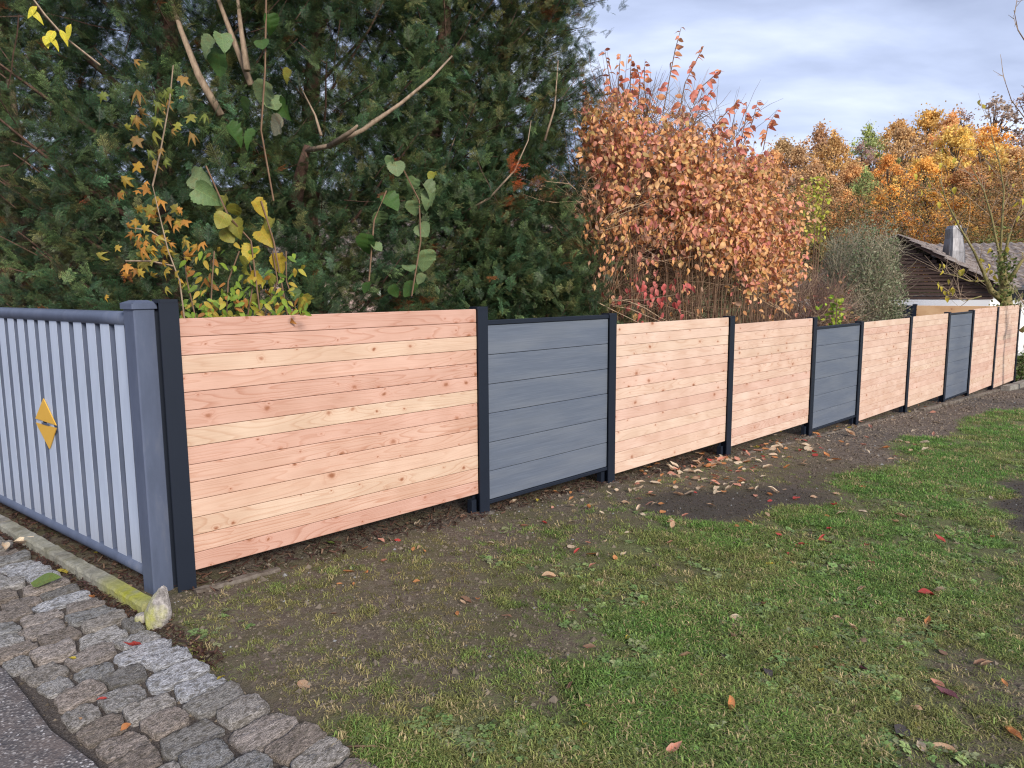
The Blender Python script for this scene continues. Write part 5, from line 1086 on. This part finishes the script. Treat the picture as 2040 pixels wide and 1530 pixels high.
n2_ = 6500; t_ = g2.uniform(.05, 4.2, n2_); o_ = g2.uniform(-.17, .75, n2_); nm_ = np.array([Mm[1], -Mm[0]]); xy2 = Cm[None] + Mm[None] * t_[:, None] + nm_[None] * o_[:, None]
n3_ = 1500; t_ = g2.uniform(2.7, 6, n3_); xy3 = M_[None] * t_[:, None] + W_[None] * g2.uniform(1.385, 1.46, n3_)[:, None]
xy = np.concatenate([xy, xy2, xy3]); n = len(xy)
colr = np.array([(.075, .038, .028), (.14, .075, .05), (.045, .028, .022), (.24, .15, .10), (.10, .05, .045)])[g2.choice(5, n, p=[.35, .2, .25, .08, .12])] * g2.uniform(.6, 1.3, (n, 1))
scatter('leaf_litter', None, np.c_[xy, gz(xy[:, 0], xy[:, 1]) + g2.uniform(.002, .014, n)], np.c_[g2.uniform(-.5, .5, n), g2.uniform(-.5, .5, n), g2.uniform(0, 6.3, n)], g2.uniform(.010, .030, n), colr, g2.integers(0, 4, n), chips, 'dark reddish bark and leaf crumbs under the fences', 'litter')
x, y = ground_points(95000, 1.8, 18, power=.8); zn = zones(x, y); ww_ = x * W_[0] + y * W_[1]; pr = np.clip(1.0 - zn[:, 0] * 1.1, .0, 1); pr = np.where(ww_ < 1.42, .25, pr) * (ww_ > .84); sdv = (x - P0[0]) * Nf[0] + (y - P0[1]) * Nf[1]
ok = (g2.uniform(0, 1, len(x)) < pr) & (sdv > -.1); x, y, zn, ww_ = x[ok], y[ok], zn[ok], ww_[ok]; n = len(x)
bc = np.array([.135, .11, .085]) * (1 - zn[:, 1:2]) + np.array([.15, .12, .095]) * zn[:, 1:2]; bc = bc * (1 - .6 * zn[:, 2:3]); colr = bc * g2.uniform(.55, 1.45, (n, 1)); lt = g2.uniform(0, 1, n) < .02; colr[lt] = .22
scatter('soil_crumbs', None, np.c_[x, y, gz(x, y) + .001], np.c_[np.zeros(n), np.zeros(n), g2.uniform(0, 6.3, n)], (g2.exponential(.0034, n) + .0016 + .0012 * np.hypot(x, y) * .5) * (1 + .8 * zn[:, 1]), colr, g2.integers(0, 4, n), crumbs, 'crumbs of soil and small gravel on the bare ground', 'soil')

# ---- fallen leaves: each one a thing
fall = [leaf_mesh('fallen_leaf', MAT['leaf_o'], wd=w__, fold=f__, curl=c__, seed=30 + i, stalk=.22) for i, (w__, f__, c__) in enumerate([(.5, .5, -.25), (.55, .2, .1), (.42, .9, -.35), (.6, .35, .25), (.36, 1.3, -.2), (.65, .1, -.1)])]
LCOL = {'cream': (.62, .50, .36), 'orange': (.52, .23, .09), 'red': (.42, .06, .05), 'yellow': (.52, .42, .06), 'brown': (.22, .13, .085), 'pink': (.58, .28, .20), 'purple': (.17, .07, .085), 'tan': (.46, .31, .20), 'green': (.14, .20, .05), 'dark grey': (.07, .06, .06)}
def fallen(px, py, size_px, cname, label, group=None, up=.006):
    q = G(px, py); o = link('fallen_leaf', rnd.choice(fall)); dist_ = math.dist(q, CAM); sz = size_px / FPX * dist_
    ww_ = q[0] * W_[0] + q[1] * W_[1]
    if ww_ < 1.40: q[2] = .158
    o.location = (q[0], q[1], q[2] + up + .15 * sz * .3); o.rotation_euler = (rnd.uniform(-.45, .45), rnd.uniform(-.35, .25), rnd.uniform(0, 6.3)); o.scale = (sz,) * 3
    c = LCOL[cname]; k = rnd.uniform(.85, 1.12); o.color = (c[0] * k, c[1] * k, c[2] * k, 1); tag(o, label, 'leaf', group or 'fallen leaves'); return o
SPEC = [(1109,1153,40,'tan','large tan curled leaf lying on the patchy grass in front of the grey panel'),(968,1084,30,'cream','pale pointed leaf standing on the grass below the dark post'),(597,1361,34,'tan','tan leaf on the bare mud near the cobbles'),(1325,1508,36,'pink','big dull pink leaf at the bottom edge of the lawn'),(1452,1232,34,'cream','cream leaf with curled tip in the middle of the lawn'),(1865,1188,36,'red','dark red leaf under two cream ones on the green lawn'),(1862,1180,30,'cream','cream leaf resting over a dark red leaf'),
 (285,1305,30,'red','crimson leaf pair on the cobblestones'),(138,1330,18,'yellow','small yellow leaf on the cobblestones by the lane'),(62,1178,46,'green','large green and yellow leaf on the cobbles before the kerb'),(28,1095,40,'cream','long pale leaf on the cobbles at the picture edge'),(12,1112,34,'cream','second pale leaf on the cobbles at the very edge'),(450,1367,20,'yellow','small yellow leaf where cobbles meet the mud'),(262,1462,24,'orange','small orange leaf between two bottom cobblestones'),(216,1412,16,'red','tiny red leaf scrap in a cobble joint'),(190,1208,18,'orange','small orange leaf on the cobbles in front of the kerb'),(133,1147,26,'yellow','yellow brown leaf on the soil against the kerb'),
 (186,1103,26,'yellow','yellow leaf lying on the kerb below the picket fence'),(160,1455,18,'tan','tan leaf scrap on the edge of the lane'),(1455,1424,38,'orange','orange brown leaf in the lawn near the bottom'),(1910,1505,44,'tan','long tan leaf at the bottom right of the lawn'),(2000,1452,34,'orange','orange leaf on the thin grass at the right edge'),(1843,1503,26,'cream','small cream leaf beside the long tan one'),(1910,1398,34,'purple','purple leaf lying in the bottom right grass'),(1700,1412,24,'purple','small upright purple leaf in the lower lawn'),(1525,1335,30,'dark grey','dark wet leaf in the middle of the lawn'),(1440,1305,26,'dark grey','dark wet leaf lying left of the other dark one'),(1785,1470,40,'dark grey','dark decayed leaf clump near the bottom right'),
 (1162,1446,30,'yellow','curled yellow orange leaf in the bottom lawn'),(1130,1380,22,'brown','brown leaf sunk in the muddy hollow'),(940,1205,28,'brown','brown leaf on the bare patch'),(1020,1232,22,'brown','dull brown leaf beside a small weed'),(683,1142,24,'orange','orange brown leaf on the dirt below the first panel'),(758,1121,18,'pink','small pink brown leaf on the dirt'),(1090,1046,16,'red','small bright red leaf on the mud before the grey panel'),(1143,1106,18,'red','red leaf among cream leaves on the grass'),(1133,1094,22,'cream','cream leaf next to the small red leaf'),(1190,1112,14,'cream','tiny white leaf in the grass'),(1236,1110,18,'cream','tiny curved white leaf in the grass'),(1200,1084,16,'cream','tiny white leaf nearer the mud'),(1568,1108,24,'red','salmon red leaf in the mid lawn'),(1497,1113,22,'cream','white leaf in the mid lawn'),(1524,1127,20,'yellow','small yellow leaf in the mid lawn'),(1656,1055,18,'red','bright red leaf standing in the lawn'),(1656,1085,18,'purple','purple leaf close to the bright red one'),(826,1050,24,'cream','pale leaf on the dark soil under the panel end'),(785,1077,22,'red','red leaf on the dark soil under the first panel'),(668,1087,20,'green','small pale green leaf under the first panel'),(212,1075,22,'tan','dry leaf caught at the foot of the pickets'),(1255,1270,16,'yellow','small yellow leaf scrap in the lawn')]
for a in SPEC: fallen(*a)
r = random.Random(21)
PN = ['first larch panel', 'first grey panel', 'second larch panel', 'third larch panel', 'second grey panel', 'fourth larch panel', 'fifth larch panel', 'third grey panel', 'sixth larch panel', 'last larch panel']
def panel_name(q): return PN[max(0, min(9, int(np.searchsorted(POSTS, (np.array(q[:2]) - P0) @ Uf)) - 1))]
SMALL = []
def strewn(n, fx, fy, sizes, cols, place, grp):
    for k in range(n):
        cn_ = r.choice(cols); a, b_ = fx(), fy()
        bl = 0
        q = G(a, b_)
        if (q[:2] - P0) @ Nf < .05: continue
        szp = r.uniform(*sizes) * 1.2
        if szp < 15.0:
            SMALL.append((q + np.array([0, 0, .012]), szp / FPX * math.dist(q, CAM), cn_)); continue
        dd_ = float((q[:2] - P0) @ Nf); surf = 'on the mud' if 'mud' in grp else 'on the gravel' if 'gravel' in grp else 'on the lawn'; dn_ = 'close to' if dd_ < .45 else 'a step out from' if dd_ < 1.0 else 'out from' if dd_ < 2.2 else 'far out from'
        fallen(a, b_, szp, cn_, '%s fallen leaf %s, %s the %s' % ({'cream': 'small cream', 'orange': 'small orange', 'red': 'small red', 'yellow': 'small yellow', 'brown': 'small brown', 'pink': 'small pinkish', 'purple': 'small purple', 'tan': 'small tan', 'dark grey': 'small dark wet', 'green': 'small green'}[cn_], surf, dn_, panel_name(q)), grp)
_bx = [900, 960, 1216, 1450, 1610, 1702, 1796, 1900]; _by = [1035, 1015, 958, 903, 868, 846, 824, 800]; _lx = [1400.]
def _fx(m_, s__): _lx[0] = min(1850, max(920, r.gauss(m_, s__))); return _lx[0]
def _fy(k_): return float(np.interp(_lx[0], _bx, _by)) + 4 + r.expovariate(1 / k_)
strewn(165, lambda: _fx(1400, 150), lambda: _fy(42), (9, 19), ['cream', 'cream', 'orange', 'pink', 'tan', 'cream'], 'on the mud below the third and fourth panels', 'leaves strewn on the mud')
strewn(50, lambda: _fx(1580, 90), lambda: _fy(30), (8, 15), ['cream', 'orange', 'red', 'tan'], 'on the mud before the second grey panel', 'leaves strewn on the mud')
strewn(20, lambda: r.uniform(1620, 1900), lambda: r.gauss(885, 22), (8, 13), ['cream', 'tan', 'pink'], 'on the gravel strip before the far panels', 'leaves strewn on the gravel')
strewn(26, lambda: r.uniform(1450, 2020), lambda: r.uniform(960, 1100), (10, 18), ['cream', 'orange', 'tan', 'red'], 'on the upper lawn', 'leaves strewn on the lawn')
strewn(46, lambda: r.uniform(1150, 2030), lambda: r.uniform(1100, 1500), (12, 22), ['orange', 'brown', 'purple', 'yellow', 'brown', 'tan', 'pink'], 'in the lower lawn', 'leaves strewn on the lawn')
strewn(16, lambda: r.uniform(420, 1000), lambda: r.uniform(1080, 1230), (9, 18), ['brown', 'tan', 'orange'], 'on the dirt before the first panel', 'leaves strewn on the mud')
# small leaves: too many and too small to pick apart, joined into one layer (also in the gap under the panels)
for k in range(150):
    s__ = r.choice([r.uniform(2.2, 5.3), r.uniform(5.5, 8.8), r.uniform(.3, 18)]); of = r.uniform(-.40, .12); q = P0 + Uf * s__ + Nf * of
    SMALL.append((np.array([q[0], q[1], float(gz(*q)) + .014]), r.uniform(.04, .07), r.choice(['cream', 'orange', 'tan', 'yellow', 'brown', 'pink', 'brown'])))
fall_i = [hidden('small_leaf', leaf_mesh('small_leaf', MAT['leaf_i'], wd=w__, fold=f__, curl=c__, seed=30 + i, stalk=.22)) for i, (w__, f__, c__) in enumerate([(.5, .5, -.25), (.55, .2, .1), (.42, .9, -.35), (.36, 1.3, -.2)])]
n = len(SMALL); scatter('small_leaf_litter', None, np.array([q[0] for q in SMALL]), np.c_[g2.uniform(-.5, .5, n), g2.uniform(-.4, .3, n), g2.uniform(0, 6.3, n)], np.array([q[1] for q in SMALL]), np.array([LCOL[q[2]] for q in SMALL]) * g2.uniform(.8, 1.1, (n, 1)), g2.integers(0, 4, n), fall_i, 'small pale and orange leaves scattered along the foot of the fence', 'leaf litter')
# a fallen stick
q = [G(a, b_, .012) for a, b_ in ((690, 1487), (740, 1486), (800, 1494))]; m = MB(); m.tube([p_ - q[0] for p_ in q], [.004, .0045, .002], 5); tag(m.build('stick', MAT['twig'], None, True, loc=tuple(q[0])), 'thin brown stick lying in the grass next to the cobbles', 'stick')
